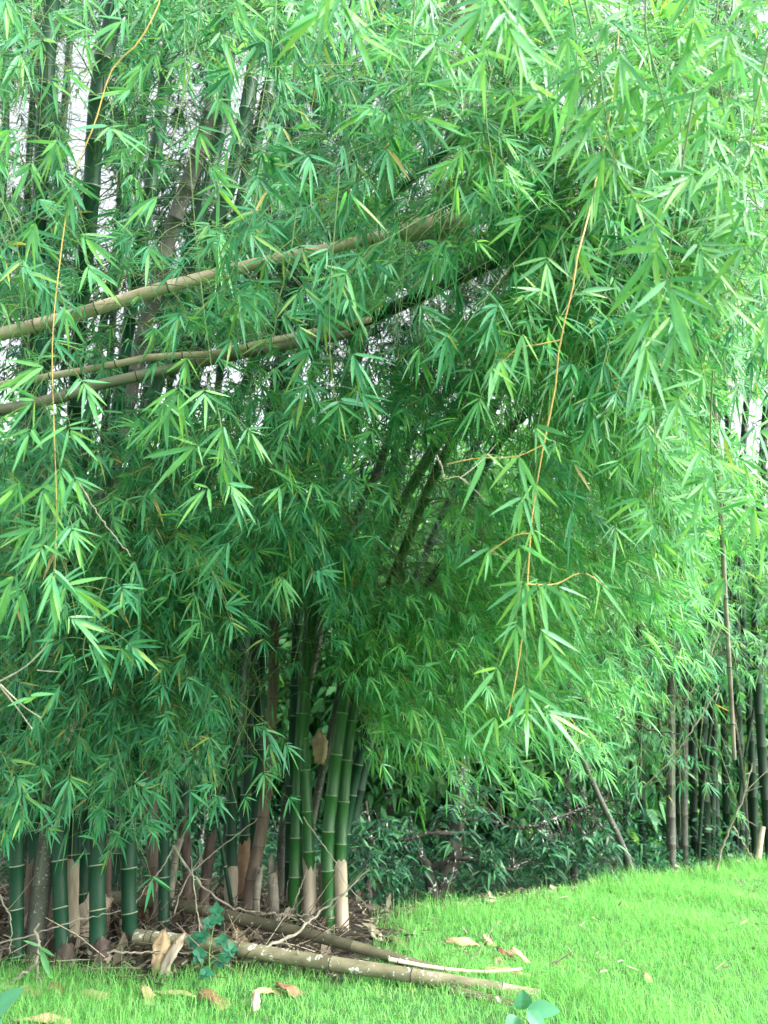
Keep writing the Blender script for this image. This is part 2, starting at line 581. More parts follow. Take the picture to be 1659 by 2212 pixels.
def stem_mesh(path, r0, r1, mats, inter=0.3, sides=14, broken=False):
    L = np.concatenate([[0], np.cumsum(np.linalg.norm(np.diff(path, axis=0), axis=1))])
    tot = L[-1]
    s, rf, mid = [0.0], [1.0], []
    x = RNG.uniform(0.04, 0.2)
    while x < tot - 0.05:
        s += [x - 0.012, x - 0.004, x + 0.004, x + 0.014, x + inter * 0.5]
        rf += [1.0, 1.075, 1.07, 0.99, 0.985]
        mid += [0, 0, 1, 0, 0]
        x += inter * RNG.uniform(0.85, 1.15)
    s.append(max(tot, s[-1] + 0.02))
    rf.append(1.0)
    mid.append(0)
    s = np.array(s)
    P = np.stack([np.interp(s, L, path[:, k]) for k in range(3)], 1)
    R = (r0 + (r1 - r0) * np.clip(s / tot, 0, 1)) * np.array(rf)
    mb = MB()
    tubes(mb, P[None], R[None], sides, mids=mid)
    # closed ends
    for j in (0, -1):
        ring = mb.v[0][:sides] if j == 0 else mb.v[0][-sides:]
        c = P[j] - (0.03 * (P[j] - P[j - 1]) / max(np.linalg.norm(P[j] - P[j - 1]), 1e-6) if j == -1 else 0)
        ii = np.arange(sides)
        mb.add(np.vstack([ring, c[None]]), [np.stack([ii, np.roll(ii, -1), np.full(sides, sides)], -1)], 0, False)
    return mb


def jag_sheath(path, s0, s1, r, origin, parent, m, name='sheath', jag=0.07, open_=0.0, sides=18, grow=1.12, top=1.0):
    """a papery sheath wrapped round the culm between arc lengths s0 and s1, its upper rim torn"""
    L = np.concatenate([[0], np.cumsum(np.linalg.norm(np.diff(path, axis=0), axis=1))])
    mb = MB()
    n = 7
    ss = np.linspace(s0, s1, n)
    P = np.stack([np.interp(ss, L, path[:, k]) for k in range(3)], 1)
    rr = r * grow * (1 + (top - 1) * np.linspace(0, 1, n))
    t = nrm(P[-1] - P[0])
    a = nrm(np.cross(t, [0.23, 0.95, 0.21]))
    b = np.cross(t, a)
    an = np.linspace(0, 2 * math.pi * (1 - open_), sides) + RNG.uniform(0, 6.28)
    lift = (RNG.random(sides) - 0.4) * jag + 0.05 * np.sin(an * 1.0 + RNG.uniform(0, 6))
    lift[-1] = lift[0]
    V = []
    for i in range(n):
        f = (i / (n - 1)) ** 2
        ring = P[i] + (a * np.cos(an)[:, None] + b * np.sin(an)[:, None]) * (rr[i] * (1 + RNG.normal(0, 0.02, sides))[:, None]) + t * (lift * f)[:, None]
        V.append(ring)
    V = np.array(V)
    idx = np.arange(n * sides).reshape(n, sides)
    q = np.stack([idx[:-1, :-1], idx[:-1, 1:], idx[1:, 1:], idx[1:, :-1]], -1).reshape(-1, 4)
    mb.add(V.reshape(-1, 3), [q])
    return mb.build(name, m, parent, origin)


def husk(path, s1, r, origin, parent):
    """shaggy dark root husk at the foot of a culm"""
    n, sides = 8, 16
    base = path[0]
    V = []
    for i in range(n):
        f = i / (n - 1)
        z = -0.04 + f * s1
        p = base + (path[min(4, len(path) - 1)] - base) * 0 + np.array([0, 0, z])
        an = np.linspace(0, 2 * math.pi, sides, endpoint=False)
        rr = r * (1.65 - 0.5 * f) * (1 + RNG.normal(0, 0.10, sides))
        V.append(p + np.stack([np.cos(an) * rr, np.sin(an) * rr, RNG.normal(0, 0.012, sides) + (RNG.random(sides) * 0.035 if i == n - 1 else 0)], 1))
    V = np.array(V)
    idx = np.arange(n * sides).reshape(n, sides)
    q = np.stack([idx[:-1], np.roll(idx[:-1], -1, 1), np.roll(idx[1:], -1, 1), idx[1:]], -1).reshape(-1, 4)
    mb = MB()
    mb.add(V.reshape(-1, 3), [q], 0, False)
    # loose papery scales round it
    for _ in range(7):
        a = RNG.uniform(0, 6.28)
        p = base + np.array([math.cos(a) * r * 1.5, math.sin(a) * r * 1.5, RNG.uniform(0, s1 * 0.7)])
        leaves(mb, p[None], np.array([[math.cos(a) * 0.5, math.sin(a) * 0.5, 1.0]]), np.array([[math.cos(a), math.sin(a), -0.4]]), [RNG.uniform(0.04, 0.09)], [0.05], [0.0], True, 1, fold=-0.3)
    return mb.build('base_husk', [M['husk'], M['sheath']], parent, origin)


def culm(label, pts, r, mat='culm', grp='near', top=0.62, inter=0.31, name='bamboo_culm', cat='bamboo culm', group=None, sheath=None, husk_h=None, sides=14, base_z=None, sheath_mat='sheath'):
    """pts: (px, py, Y) from the foot up; the foot is put on the ground"""
    P = [at_y(*p) for p in pts]
    g = float(ground_h(P[0][0], P[0][1]))
    if base_z is None:
        P[0] = np.array([P[0][0], P[0][1], g - 0.03])
    path = spline(P, max(24, len(pts) * 10))
    if grp == 'near':
        r = r * 1.1
    root = thing(name, label, cat, path[0], group)
    ring = 'ring_dark' if mat in ('culm_brown', 'tan_pole', 'grey_pole', 'culm_old', 'culm_dark') else 'ring'
    mb = stem_mesh(path, r, r * top, None, inter, sides)
    mb.build('stem', [M[mat], M[ring]], root, path[0])
    if sheath:
        for s0, s1 in sheath:
            jag_sheath(path, s0, s1, r, path[0], root, M[sheath_mat])
    if husk_h:
        husk(path, husk_h, r, path[0], root)
    c = dict(root=root, pts=path, n=0, grp=grp, r=r)
    CULMS.append(c)
    return c


G1 = 'culms of the near bamboo clump'
G2 = 'culms of the bamboo clump at the far right'

# near clump, front row from the left
culm('dark green culm at the left edge, with three pale rings near its foot',
     [(38, 2085, 5.75), (36, 1900, 5.75), (42, 1650, 5.7), (55, 1300, 5.5), (70, 900, 5.0), (85, 450, 4.3), (112, 0, 3.8), (150, -500, 3.3), (260, -1200, 2.9)], 0.044, group=G1, top=1.1)
culm('grey brown mottled old culm leaning right, between the leftmost green culms',
     [(76, 2075, 5.8), (95, 1880, 5.85), (170, 1400, 6.0), (280, 850, 5.8), (370, 500, 5.4), (440, 300, 5.1), (505, 40, 4.8), (640, -500, 4.5)], 0.060, 'culm_old', group=G1, top=0.95)
culm('green bamboo culm rising from a shaggy dark husk, third from the left edge',
     [(138, 2080, 5.75), (134, 2030, 5.75), (128, 1830, 5.8), (135, 1500, 5.8), (150, 1100, 5.5), (172, 700, 4.8), (195, 450, 4.3), (212, 200, 4.0), (252, 0, 3.8), (350, -500, 3.4), (520, -1200, 3.0)], 0.046, group=G1, husk_h=0.22, top=1.25)
culm('dull green culm with a long cream sheath on its lower half',
     [(160, 2068, 5.9), (157, 1830, 6.0), (190, 1400, 6.0), (250, 900, 5.7), (310, 500, 5.0), (348, 250, 4.7), (378, 0, 4.5), (470, -600, 4.1)], 0.041, group=G1, top=1.2, sheath=[(0.12, 0.72)])
culm('very dark green culm with a short pale sheath, just behind the crumpled sheath',
     [(184, 2020, 6.3), (186, 1800, 6.3), (240, 1300, 6.2), (330, 800, 6.0), (430, 470, 5.6), (462, 350, 5.5), (482, 250, 5.4), (512, 0, 5.1), (600, -500, 4.8)], 0.044, group=G1, top=1.05, sheath=[(0.05, 0.34)])
culm('thick green bamboo culm with a broad cream ring, rising from a crumpled pale sheath',
     [(212, 2080, 5.75), (211, 2000, 5.75), (213, 1815, 5.8), (240, 1450, 5.8), (300, 1000, 5.6), (400, 620, 5.3), (480, 450, 5.1), (508, 350, 5.0), (538, 200, 4.9), (570, 0, 4.8), (680, -600, 4.4), (900, -1200, 3.8)], 0.051, group=G1, husk_h=0.26, top=0.95)
culm('green bamboo culm alone behind the end of the lower fallen pole, one pale ring',
     [(287, 2035, 6.0), (278, 1870, 6.0), (288, 1700, 6.0), (320, 1300, 5.9), (400, 900, 5.7), (480, 600, 5.4), (548, 330, 5.2), (602, 100, 5.0), (700, -300, 4.7), (900, -900, 4.2)], 0.050, group=G1, husk_h=0.2, top=0.95, sheath=[(0.05, 0.2)])
culm('slim green culm with several pale rings, rising over the upper fallen pole',
     [(358, 1995, 6.35), (355, 1760, 6.4), (365, 1500, 6.4), (430, 1100, 6.2), (560, 760, 5.8), (660, 592, 5.4), (880, 392, 5.0), (985, 305, 4.8), (1100, 165, 4.5), (1260, -60, 4.2), (1500, -500, 3.7)], 0.040, group=G1, top=0.85)
culm('green culm with tufts at its foot, left of the grey leaning dead culm',
     [(500, 1960, 7.1), (500, 1860, 7.1), (501, 1660, 7.1), (506, 1450, 7.1), (525, 1200, 6.9), (580, 900, 6.6), (645, 560, 6.2), (705, 250, 5.8), (765, 0, 5.5), (950, -600, 5.0)], 0.047, group=G1, sheath=[(0.1, 0.4)])
culm('dark green culm partly hidden behind the grey leaning dead culm, brown sheath at its foot',
     [(524, 1960, 7.3), (530, 1760, 7.3), (541, 1500, 7.3), (575, 1150, 7.1), (640, 800, 6.7), (735, 450, 6.2), (805, 200, 5.8), (870, 0, 5.5), (1100, -600, 4.8)], 0.046, group=G1, sheath=[(0.15, 0.6)], sheath_mat='sheath_brown')
culm('thin dark green pole leaning left, lower end among brown stubs',
     [(512, 1990, 6.9), (500, 1950, 6.9), (474, 1800, 6.9), (449, 1660, 6.8), (430, 1500, 6.8), (412, 1320, 6.8), (390, 1100, 6.8)], 0.017, group=G1, inter=0.4)
culm('grey brown dead culm bending to the right, in the middle of the clump',
     [(530, 1985, 6.85), (543, 1900, 6.85), (562, 1810, 6.85), (577, 1690, 6.9), (590, 1480, 6.9), (590, 1300, 6.9), (572, 1180, 6.9), (560, 1080, 6.9)], 0.050, 'culm_brown', group=G1, top=0.75, inter=0.25)
culm('straight bright green culm in the centre, leftmost of the centre pair',
     [(636, 1990, 6.85), (640, 1830, 6.85), (646, 1660, 6.85), (658, 1480, 6.8), (676, 1320, 6.7), (712, 1050, 6.4), (770, 700, 5.9), (840, 350, 5.4), (900, 100, 5.1), (980, -300, 4.8), (1150, -900, 4.2)], 0.052, 'culm_bright', group=G1)
culm('dark straight culm close behind the bright centre culm',
     [(626, 1960, 7.2), (628, 1760, 7.2), (634, 1590, 7.2), (642, 1320, 7.1), (655, 1000, 6.8), (700, 650, 6.4), (765, 250, 5.9), (820, 0, 5.6), (900, -500, 5.2)], 0.043, group=G1)
culm('green culm with a white sheathed foot, right of the bright centre culm',
     [(668, 2000, 6.8), (669, 1885, 6.8), (662, 1700, 6.8), (657, 1540, 6.85), (680, 1200, 6.8), (745, 850, 6.4), (820, 500, 5.9), (930, 150, 5.3), (1040, -150, 4.9), (1300, -700, 4.2)], 0.045, 'culm_bright', group=G1, sheath=[(0.03, 0.28), (0.26, 0.52)])
culm('slim grey culm slanting right behind the two green pairs in the centre',
     [(655, 1965, 7.4), (666, 1830, 7.4), (682, 1735, 7.4), (718, 1566, 7.4), (765, 1350, 7.3), (815, 1100, 7.1), (900, 850, 6.7), (1000, 600, 6.2)], 0.036, 'culm_old', group=G1)
culm('bright green curved culm standing at the edge of the lawn',
     [(711, 2015, 6.75), (708, 1900, 6.75), (708, 1810, 6.75), (719, 1690, 6.75), (736, 1560, 6.75), (756, 1440, 6.75), (805, 1245, 6.6), (862, 1103, 6.4), (932, 975, 6.2), (1020, 830, 5.8), (1150, 660, 5.3), (1340, 470, 4.7), (1560, 330, 4.1)], 0.050, 'culm_bright', group=G1, top=0.8)
culm('rightmost green culm of the near clump, white sheath round its foot',
     [(739, 2018, 6.75), (735, 1900, 6.78), (735, 1840, 6.8), (746, 1680, 6.85), (760, 1550, 6.9), (790, 1400, 6.85), (850, 1245, 6.7), (907, 1103, 6.5), (951, 1003, 6.3), (1040, 845, 5.9), (1180, 665, 5.4), (1400, 520, 4.8), (1600, 470, 4.2)], 0.048, 'culm_bright', group=G1, top=0.8, sheath=[(0.02, 0.3), (0.28, 0.5)])
culm('dark leaning culm that slants far right through the middle foliage',
     [(722, 1985, 7.5), (762, 1700, 7.5), (822, 1480, 7.4), (905, 1300, 7.2), (985, 1165, 7.0), (1032, 1040, 6.8), (1082, 950, 6.6), (1170, 860, 6.3), (1310, 730, 5.8), (1480, 640, 5.2)], 0.050, group=G1, top=0.8)
culm('thick dark green culm arching over to the right above the hollow of the clump',
     [(545, 1955, 7.6), (560, 1500, 7.4), (590, 1000, 6.8), (632, 800, 6.2), (700, 728, 5.8), (800, 688, 5.5), (905, 640, 5.2), (1080, 560, 4.8), (1280, 490, 4.3), (1480, 470, 3.9)], 0.057, group=G1, top=0.8)
culm('old lichen spotted culm going up through the centre, brown sheath near the top edge',
     [(600, 1960, 7.6), (625, 1700, 7.6), (695, 1350, 7.5), (775, 1105, 7.2), (822, 1003, 7.0), (890, 750, 6.4), (955, 380, 5.7), (985, 190, 5.3), (1012, 60, 5.1), (1060, -200, 4.8)], 0.046, 'culm_old', group=G1, sheath=[(9.15, 9.9), (8.4, 8.8)], sheath_mat='sheath_brown')
# further culms in the back of the clump (upper left of the picture)
culm('teal green culm in the upper left, further back among the sky gaps',
     [(120, 1960, 7.8), (140, 1500, 7.8), (180, 1000, 7.6), (240, 600, 7.3), (300, 300, 7.0), (330, 100, 6.8), (360, -100, 6.6)], 0.055, group=G1)
culm('dark culm at the back of the clump, right of the widest sky gap',
     [(250, 1950, 8.0), (300, 1400, 8.0), (380, 900, 7.7), (470, 520, 7.3), (525, 250, 7.0), (580, 0, 6.7), (640, -300, 6.4)], 0.055, group=G1)
culm('dark culm hugging the left edge high up',
     [(-40, 2050, 6.3), (-38, 1500, 6.3), (-20, 900, 6.1), (0, 500, 5.9), (12, 250, 5.7), (5, 0, 5.5), (0, -300, 5.2)], 0.045, group=G1)
culm('slim dark culm behind the dead tan poles, left of centre',
     [(330, 1950, 8.0), (330, 1500, 8.0), (350, 1000, 7.8), (390, 650, 7.5), (440, 300, 7.1), (470, 0, 6.8)], 0.04, group=G1)
culm('dark culm with brown tint at the left edge behind the front row',
     [(90, 1985, 7.0), (60, 1600, 7.0), (40, 1100, 6.8), (55, 750, 6.5), (60, 400, 6.1), (85, 0, 5.8)], 0.042, 'culm', group=G1)

BACK = [
    ('dim culm at the very back, seen through the left part of the canopy', [(60, 1940, 9.2), (70, 1300, 9.2), (110, 600, 9.0), (150, 100, 8.6), (170, -200, 8.2)]),
    ('dim culm at the very back, behind the widest sky gap', [(180, 1940, 9.6), (200, 1300, 9.6), (250, 600, 9.4), (275, 100, 9.0), (290, -200, 8.7)]),
    ('dim culm at the very back, behind the mottled leaning culm', [(390, 1940, 9.4), (420, 1300, 9.4), (500, 600, 9.1), (560, 100, 8.7), (600, -200, 8.4)]),
    ('dim culm at the very back, left of centre', [(480, 1940, 9.0), (540, 1300, 9.0), (640, 600, 8.7), (700, 150, 8.3), (740, -150, 8.0)]),
    ('dim culm at the very back, in the centre', [(620, 1940, 9.3), (680, 1300, 9.3), (800, 650, 9.0), (890, 200, 8.6), (950, -150, 8.2)]),
    ('dim culm at the very back, leaning right of centre', [(690, 1940, 9.5), (790, 1300, 9.4), (960, 700, 9.0), (1080, 250, 8.5), (1160, -100, 8.1)]),
    ('dim culm at the very back, leaning furthest to the right', [(730, 1940, 9.8), (880, 1300, 9.6), (1130, 750, 9.1), (1330, 300, 8.5), (1480, -60, 8.0)]),
]
for lab, pts in BACK:
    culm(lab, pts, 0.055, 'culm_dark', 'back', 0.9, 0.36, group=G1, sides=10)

# broken stubs among the culms
STUBS = [
    ('rusty brown rotten stub behind the fallen poles, tallest of the stubs', [(342, 1968, 6.7), (330, 1820, 6.7), (322, 1670, 6.7)], 0.055),
    ('pale broken stub leaning right behind the slim green culm', [(366, 1930, 6.6), (378, 1860, 6.65), (391, 1812, 6.7)], 0.028),
    ('dull brown stub between the slim green culm and the black topped stub', [(411, 1962, 6.9), (405, 1880, 6.9), (399, 1782, 6.9)], 0.042),
    ('dead stub with a blackened broken top', [(438, 1958, 6.9), (447, 1880, 6.9), (457, 1806, 6.9)], 0.045),
    ('narrow tan stub just right of the grey leaning culm', [(556, 2010, 6.7), (554, 1950, 6.7), (560, 1890, 6.75)], 0.030),
    ('split stub with pale edges, left of the bright centre culm', [(594, 2010, 6.8), (592, 1950, 6.8), (588, 1885, 6.8)], 0.042),
    ('dark dead stub next to the leftmost green culm', [(60, 2000, 6.3), (60, 1940, 6.3), (66, 1875, 6.3)], 0.030),
    ('leaning brown stub under the mottled culm', [(105, 2020, 6.2), (118, 1950, 6.2), (128, 1880, 6.2)], 0.036),
    ('slim brown stub right of the thick green culm with a cream ring', [(233, 2000, 6.4), (233, 1930, 6.4), (234, 1840, 6.4)], 0.024),
    ('tan ringed stub leaning on the bright curved culm at the lawn edge', [(697, 1985, 6.9), (694, 1930, 6.9), (692, 1870, 6.9)], 0.022),
    ('short pale stub behind the upper fallen pole', [(336, 1995, 6.5), (340, 1960, 6.5), (344, 1925, 6.5)], 0.03),
]
for lab, pts, r in STUBS:
    pale = any(k in lab for k in ('pale', 'tan'))
    c = culm(lab, pts, r, 'grey_pole' if pale else 'culm_brown', 'none', 0.92, 0.2, 'broken_stub', 'bamboo stub', 'dead stubs in the near clump')
    jag_sheath(c['pts'], 0.55 * np.linalg.norm(c['pts'][-1] - c['pts'][0]), 1.0 * np.linalg.norm(c['pts'][-1] - c['pts'][0]) + 0.01, r * 0.94, c['pts'][0], c['root'],
               M['husk'] if 'black' in lab else M['grey_pole' if pale else 'culm_brown'], 'splintered_top', 0.16, 0.0, 14, 1.08)

# far right clump
FAR = [
    ('blackish culm at the left end of the far right clump', [(1388, 1890, 10.6), (1384, 1650, 10.6), (1381, 1400, 10.6), (1384, 1100, 10.4), (1400, 700, 10.2)], 0.050, 'culm_dark'),
    ('grey culm with a bare pale lower part in the far right clump', [(1450, 1885, 10.2), (1449, 1750, 10.2), (1450, 1500, 10.2), (1460, 1200, 10.1), (1480, 800, 10)], 0.058, 'culm_old'),
    ('slim grey culm right of the pale one in the far clump', [(1478, 1885, 10.4), (1478, 1750, 10.4), (1480, 1550, 10.4), (1490, 1200, 10.3), (1500, 900, 10.2)], 0.046, 'culm_old'),
    ('dark green culm of the far clump just left of its thick black one', [(1500, 1885, 11), (1497, 1700, 11), (1492, 1480, 11), (1490, 1250, 11), (1500, 800, 10.8)], 0.052, 'culm_dark'),
    ('thickest blackish culm of the far right clump', [(1524, 1885, 10.8), (1521, 1700, 10.8), (1517, 1500, 10.8), (1525, 1250, 10.7), (1545, 950, 10.6), (1555, 800, 10.5), (1560, 500, 10.3)], 0.075, 'culm_dark'),
    ('green culm leaning right behind the hanging grey pole', [(1535, 1885, 11.4), (1540, 1650, 11.4), (1552, 1450, 11.4), (1580, 1200, 11.3), (1610, 900, 11.2), (1630, 700, 11)], 0.052, 'culm_dark'),
    ('dark culm seen right of the hanging grey pole', [(1572, 1885, 11), (1568, 1700, 11), (1563, 1500, 11), (1560, 1250, 11), (1575, 900, 10.8)], 0.055, 'culm_dark'),
    ('dark culm third from the right edge in the far clump', [(1598, 1885, 10.9), (1600, 1650, 10.9), (1590, 1480, 10.9), (1592, 1250, 10.8), (1610, 900, 10.6)], 0.058, 'culm_dark'),
    ('slim dark culm near the right edge that leans left as it rises', [(1634, 1885, 10.6), (1622, 1600, 10.6), (1606, 1350, 10.6), (1590, 1100, 10.5), (1570, 900, 10.4)], 0.047, 'culm_dark'),
    ('green grey culm at the right edge of the picture', [(1668, 1885, 10), (1655, 1740, 10), (1644, 1600, 10), (1632, 1350, 10), (1640, 1100, 9.9), (1655, 900, 9.8)], 0.058, 'culm_dark'),
    ('dark culm almost cut by the right edge, leaning right higher up', [(1625, 1885, 11.5), (1628, 1500, 11.5), (1640, 1150, 11.4), (1650, 950, 11.3), (1672, 700, 11)], 0.07, 'culm_dark'),
    ('short pale broken culm in the grass at the right edge', [(1637, 1885, 9.9), (1641, 1830, 9.9), (1648, 1785, 9.9)], 0.040, 'tan_pole'),
    ('grey pole leaning left, its foot at the lawn edge right of the dark thicket', [(1377, 1898, 8.9), (1340, 1815, 8.95), (1296, 1725, 9), (1240, 1600, 9), (1190, 1500, 9)], 0.036, 'culm_old'),
    ('dark culm deep inside the far clump, behind the grey culms', [(1462, 1870, 12.5), (1466, 1600, 12.5), (1470, 1300, 12.4), (1478, 900, 12.2)], 0.06, 'culm_dark'),
    ('dark culm deep inside the far clump, behind the thickest culm', [(1548, 1870, 12.6), (1540, 1600, 12.6), (1532, 1300, 12.5), (1530, 900, 12.3)], 0.06, 'culm_dark'),
    ('thin dark stem slanting left between the two grey culms of the far clump', [(1470, 1885, 10.3), (1445, 1700, 10.3), (1415, 1500, 10.3), (1400, 1300, 10.3), (1395, 1100, 10.3)], 0.022, 'culm_dark'),
    ('thin dark stem crossing in front of the thickest far culm', [(1505, 1885, 10.2), (1520, 1700, 10.2), (1545, 1500, 10.2), (1585, 1250, 10.2), (1620, 1000, 10.2)], 0.024, 'culm_dark'),
    ('thin grey stem curving left near the right edge', [(1615, 1885, 10.1), (1612, 1750, 10.1), (1595, 1600, 10.1), (1560, 1420, 10.1), (1540, 1250, 10.1)], 0.020, 'culm_old'),
    ('thin dark stem curving right at the right edge', [(1590, 1885, 10.4), (1600, 1700, 10.4), (1625, 1550, 10.4), (1665, 1350, 10.4)], 0.022, 'culm_dark'),
    ('slim dark stem rising left of the blackish far culm', [(1345, 1890, 10.8), (1350, 1700, 10.8), (1340, 1500, 10.8), (1300, 1280, 10.8), (1270, 1080, 10.6)], 0.028, 'culm_dark'),
]
for lab, pts, r, mt in FAR:
    if pts[-1][1] > 600 and 'pole' not in lab and 'broken' not in lab and r > 0.03:
        x, y, Y = pts[-1]
        k = (x - pts[-2][0]) / max(pts[-2][1] - y, 1)
        pts = pts + [(x + k * 350 + 15, y - 350, Y - 0.3), (x + k * 900 + 60, y - 900, Y - 0.9)]
    culm(lab, pts, r, mt, 'none' if 'pole' in lab or 'broken' in lab else 'far', 0.75, 0.36, group=G2, sides=10)


# ------------------------------------------------------------------ leafy branches that belong to the culms
OPEN = [  # (picture polygon, nearest depth kept, share dropped): gaps in the foliage where poles, culms or sky show
    ([(-40, 670), (330, 565), (560, 500), (740, 480), (740, 580), (560, 625), (330, 690), (-40, 800)], 5.2, 0.80),
    ([(-40, 790), (330, 720), (560, 690), (740, 660), (740, 765), (560, 800), (330, 860), (-40, 950)], 5.2, 0.80),
    ([(690, 690), (900, 590), (1090, 510), (1115, 600), (920, 700), (720, 790)], 5.9, 0.85),
    ([(560, 700), (640, 560), (720, 550), (610, 740)], 6.2, 0.85),
    ([(840, 390), (980, 260), (1025, 330), (890, 450)], 5.6, 0.8),
    ([(960, -20), (1040, -20), (1020, 220), (960, 220)], 6.0, 0.8),
    ([(790, 470), (1050, 430), (1060, 500), (800, 540)], 5.3, 0.7),
    ([(540, 500), (640, 500), (640, 570), (540, 570)], 5.2, 0.9),
    ([(600, 1270), (700, 1270), (700, 1500), (790, 1500), (770, 1900), (590, 1900)], 7.3, 0.86),
    ([(480, 1380), (610, 1300), (600, 1900), (470, 1900)], 7.6, 0.68),
    ([(870, 930), (1020, 930), (940, 1250), (800, 1250)], 7.7, 0.88),
    ([(740, 960), (860, 900), (800, 1150), (730, 1150)], 7.2, 0.6),
    ([(1060, 820), (1190, 820), (1030, 1190), (970, 1190)], 7.2, 0.6),
    ([(60, -20), (130, -20), (112, 540), (52, 540)], 5.6, 0.85),
    ([(185, -20), (275, -20), (225, 570), (160, 570)], 5.6, 0.85),
    ([(320, 150), (380, 150), (350, 560), (290, 560)], 6.5, 0.75),
    ([(380, 200), (500, 200), (440, 520), (340, 560)], 6.0, 0.82),
    ([(500, 150), (580, 150), (530, 450), (460, 470)], 6.5, 0.8),
    ([(-40, 1800), (360, 1810), (360, 2100), (-40, 2100)], 7.0, 0.97),
    ([(1360, 1500), (1700, 1450), (1700, 1900), (1360, 1900)], 12.0, 0.48),
    ([(1535, 1190), (1605, 1190), (1615, 1670), (1550, 1670)], 5.3, 0.85),
    ([(115, 60), (205, 60), (205, 350), (150, 380), (125, 200)], 99, 0.80),
    ([(0, 200), (70, 190), (75, 400), (0, 420)], 99, 0.75),
    ([(200, 340), (255, 330), (245, 560), (195, 560)], 99, 0.78),
    ([(490, 90), (590, 80), (580, 300), (520, 420), (475, 440)], 99, 0.68),
    ([(400, 170), (440, 170), (430, 400), (385, 400)], 99, 0.4),
    ([(1550, 780), (1630, 800), (1625, 950), (1560, 940)], 99, 0.5),
    ([(690, 1450), (745, 1450), (700, 1800), (650, 1800)], 99, 0.75),
]


def keep_fan(E):
    v = E - CAM
    d = v[:, 1] * CP + v[:, 2] * SP
    px = 829.5 + F * v[:, 0] / d
    py = 1106 - F * (v[:, 2] * CP - v[:, 1] * SP) / d
    ok = np.ones(len(E), bool)
    for poly, dmin, p in OPEN:
        q = np.array(poly, float)
        c = np.zeros(len(E), bool)
        j = len(q) - 1
        for i in range(len(q)):
            if q[i, 1] != q[j, 1]:
                c ^= ((q[i, 1] > py - 15) != (q[j, 1] > py - 15)) & (px < (q[j, 0] - q[i, 0]) * (py - 15 - q[i, 1]) / (q[j, 1] - q[i, 1]) + q[i, 0])
            j = i
        ok &= ~(c & (d < dmin) & (RNG.random(len(E)) < p))
    return ok


def branch(c, S, T, L0, hi, M_sub, young=False, k=(4, 9), face=0.6, leafmat=None, spread_r=1.0, bias=(0, 0, 0)):
    root = c['root']
    org = c['pts'][0]
    T = np.asarray(T)
    ln = np.linalg.norm(T - S)
    C = S * 0.45 + T * 0.55 + np.array([0, 0, 0.25 * ln + 0.1]) + RNG.normal(0, 0.06 * ln, 3)
    path = bez(S, C, T, 10)
    mb = MB()
    ml = MB()
    tubes(mb, path[None], np.linspace(0.0055, 0.0018, 10)[None] * (1.0 if hi else 1.3), 4)
    span = min(1.0, 0.95 * spread_r / max(ln, 0.3))
    t = np.sort(RNG.uniform(1 - span, 1.0, M_sub))
    t[-1] = 1.0
    x = t * 9
    i = np.minimum(x.astype(int), 8)
    fr = (x - i)[:, None]
    B = path[i] * (1 - fr) + path[i + 1] * fr
    tan = nrm(path[i + 1] - path[i])
    lat = nrm(np.cross(tan, [0, 0, 1.0]))
    side = np.where(np.arange(M_sub) % 2 == 0, 1, -1)[:, None]
    d = tan * 0.55 + lat * side * RNG.uniform(0.3, 1.0, (M_sub, 1)) + RNG.normal(0, 0.35, (M_sub, 3)) + np.array([0, -0.12, -0.2])
    d[-1] = tan[-1]
    d = nrm(d)
    ls = RNG.uniform(0.14, 0.46, (M_sub, 1)) * spread_r
    E = B + d * ls + np.array([0, 0, -0.22]) * ls
    mid = B + d * ls * 0.55 + np.array([0, 0, -0.05]) * ls
    okt = keep_fan(E)
    okt[-1] = True
    B, mid, E, d, ls = B[okt], mid[okt], E[okt], d[okt], ls[okt]
    m_ = len(E)
    tubes(mb, np.stack([B, mid, E], 1), np.tile(np.array([0.0022, 0.0016, 0.001]) * (1.0 if hi else 1.4), (m_, 1)), 3)
    has2 = RNG.random(m_) < 0.75
    EE = np.vstack([E, (mid + RNG.normal(0, 0.025, mid.shape))[has2]])
    dv = nrm(E - mid) * 0.6 + np.array([0, 0, -0.24]) + RNG.normal(0, 0.38, E.shape)
    dv2 = d * 0.5 + np.array([0, 0, -0.24]) + RNG.normal(0, 0.42, E.shape)
    DV = np.vstack([dv, dv2[has2]])
    DV = DV + np.array(bias)
    NV = np.array([0.1, -face, 0.5]) + RNG.normal(0, 0.38, EE.shape)
    ok = keep_fan(EE)
    if not ok.any():
        ok[0] = True
    EE, DV, NV = EE[ok], DV[ok], NV[ok]
    fans(ml, EE, DV, NV, L0, k[0], k[1], hi)
    b = mb.build('branch', M['twig'], root, org)
    lm = leafmat or ('young_leaf' if young else 'leaf')
    ml.build('leaves', M[lm], b)
    b_loc = np.zeros(3)
    # leaves share the branch's frame
    me = b.children[0].data
    co = np.empty(len(me.vertices) * 3)
    me.vertices.foreach_get('co', co)
    co = co.reshape(-1, 3) - org
    me.vertices.foreach_set('co', co.ravel())
    c['n'] += 1


def inside(poly, x, y):
    r = False
    j = len(poly) - 1
    for i in range(len(poly)):
        xi, yi = poly[i]
        xj, yj = poly[j]
        if (yi > y) != (yj > y) and x < (xj - xi) * (y - yi) / (yj - yi) + xi:
            r = not r
        j = i
    return r


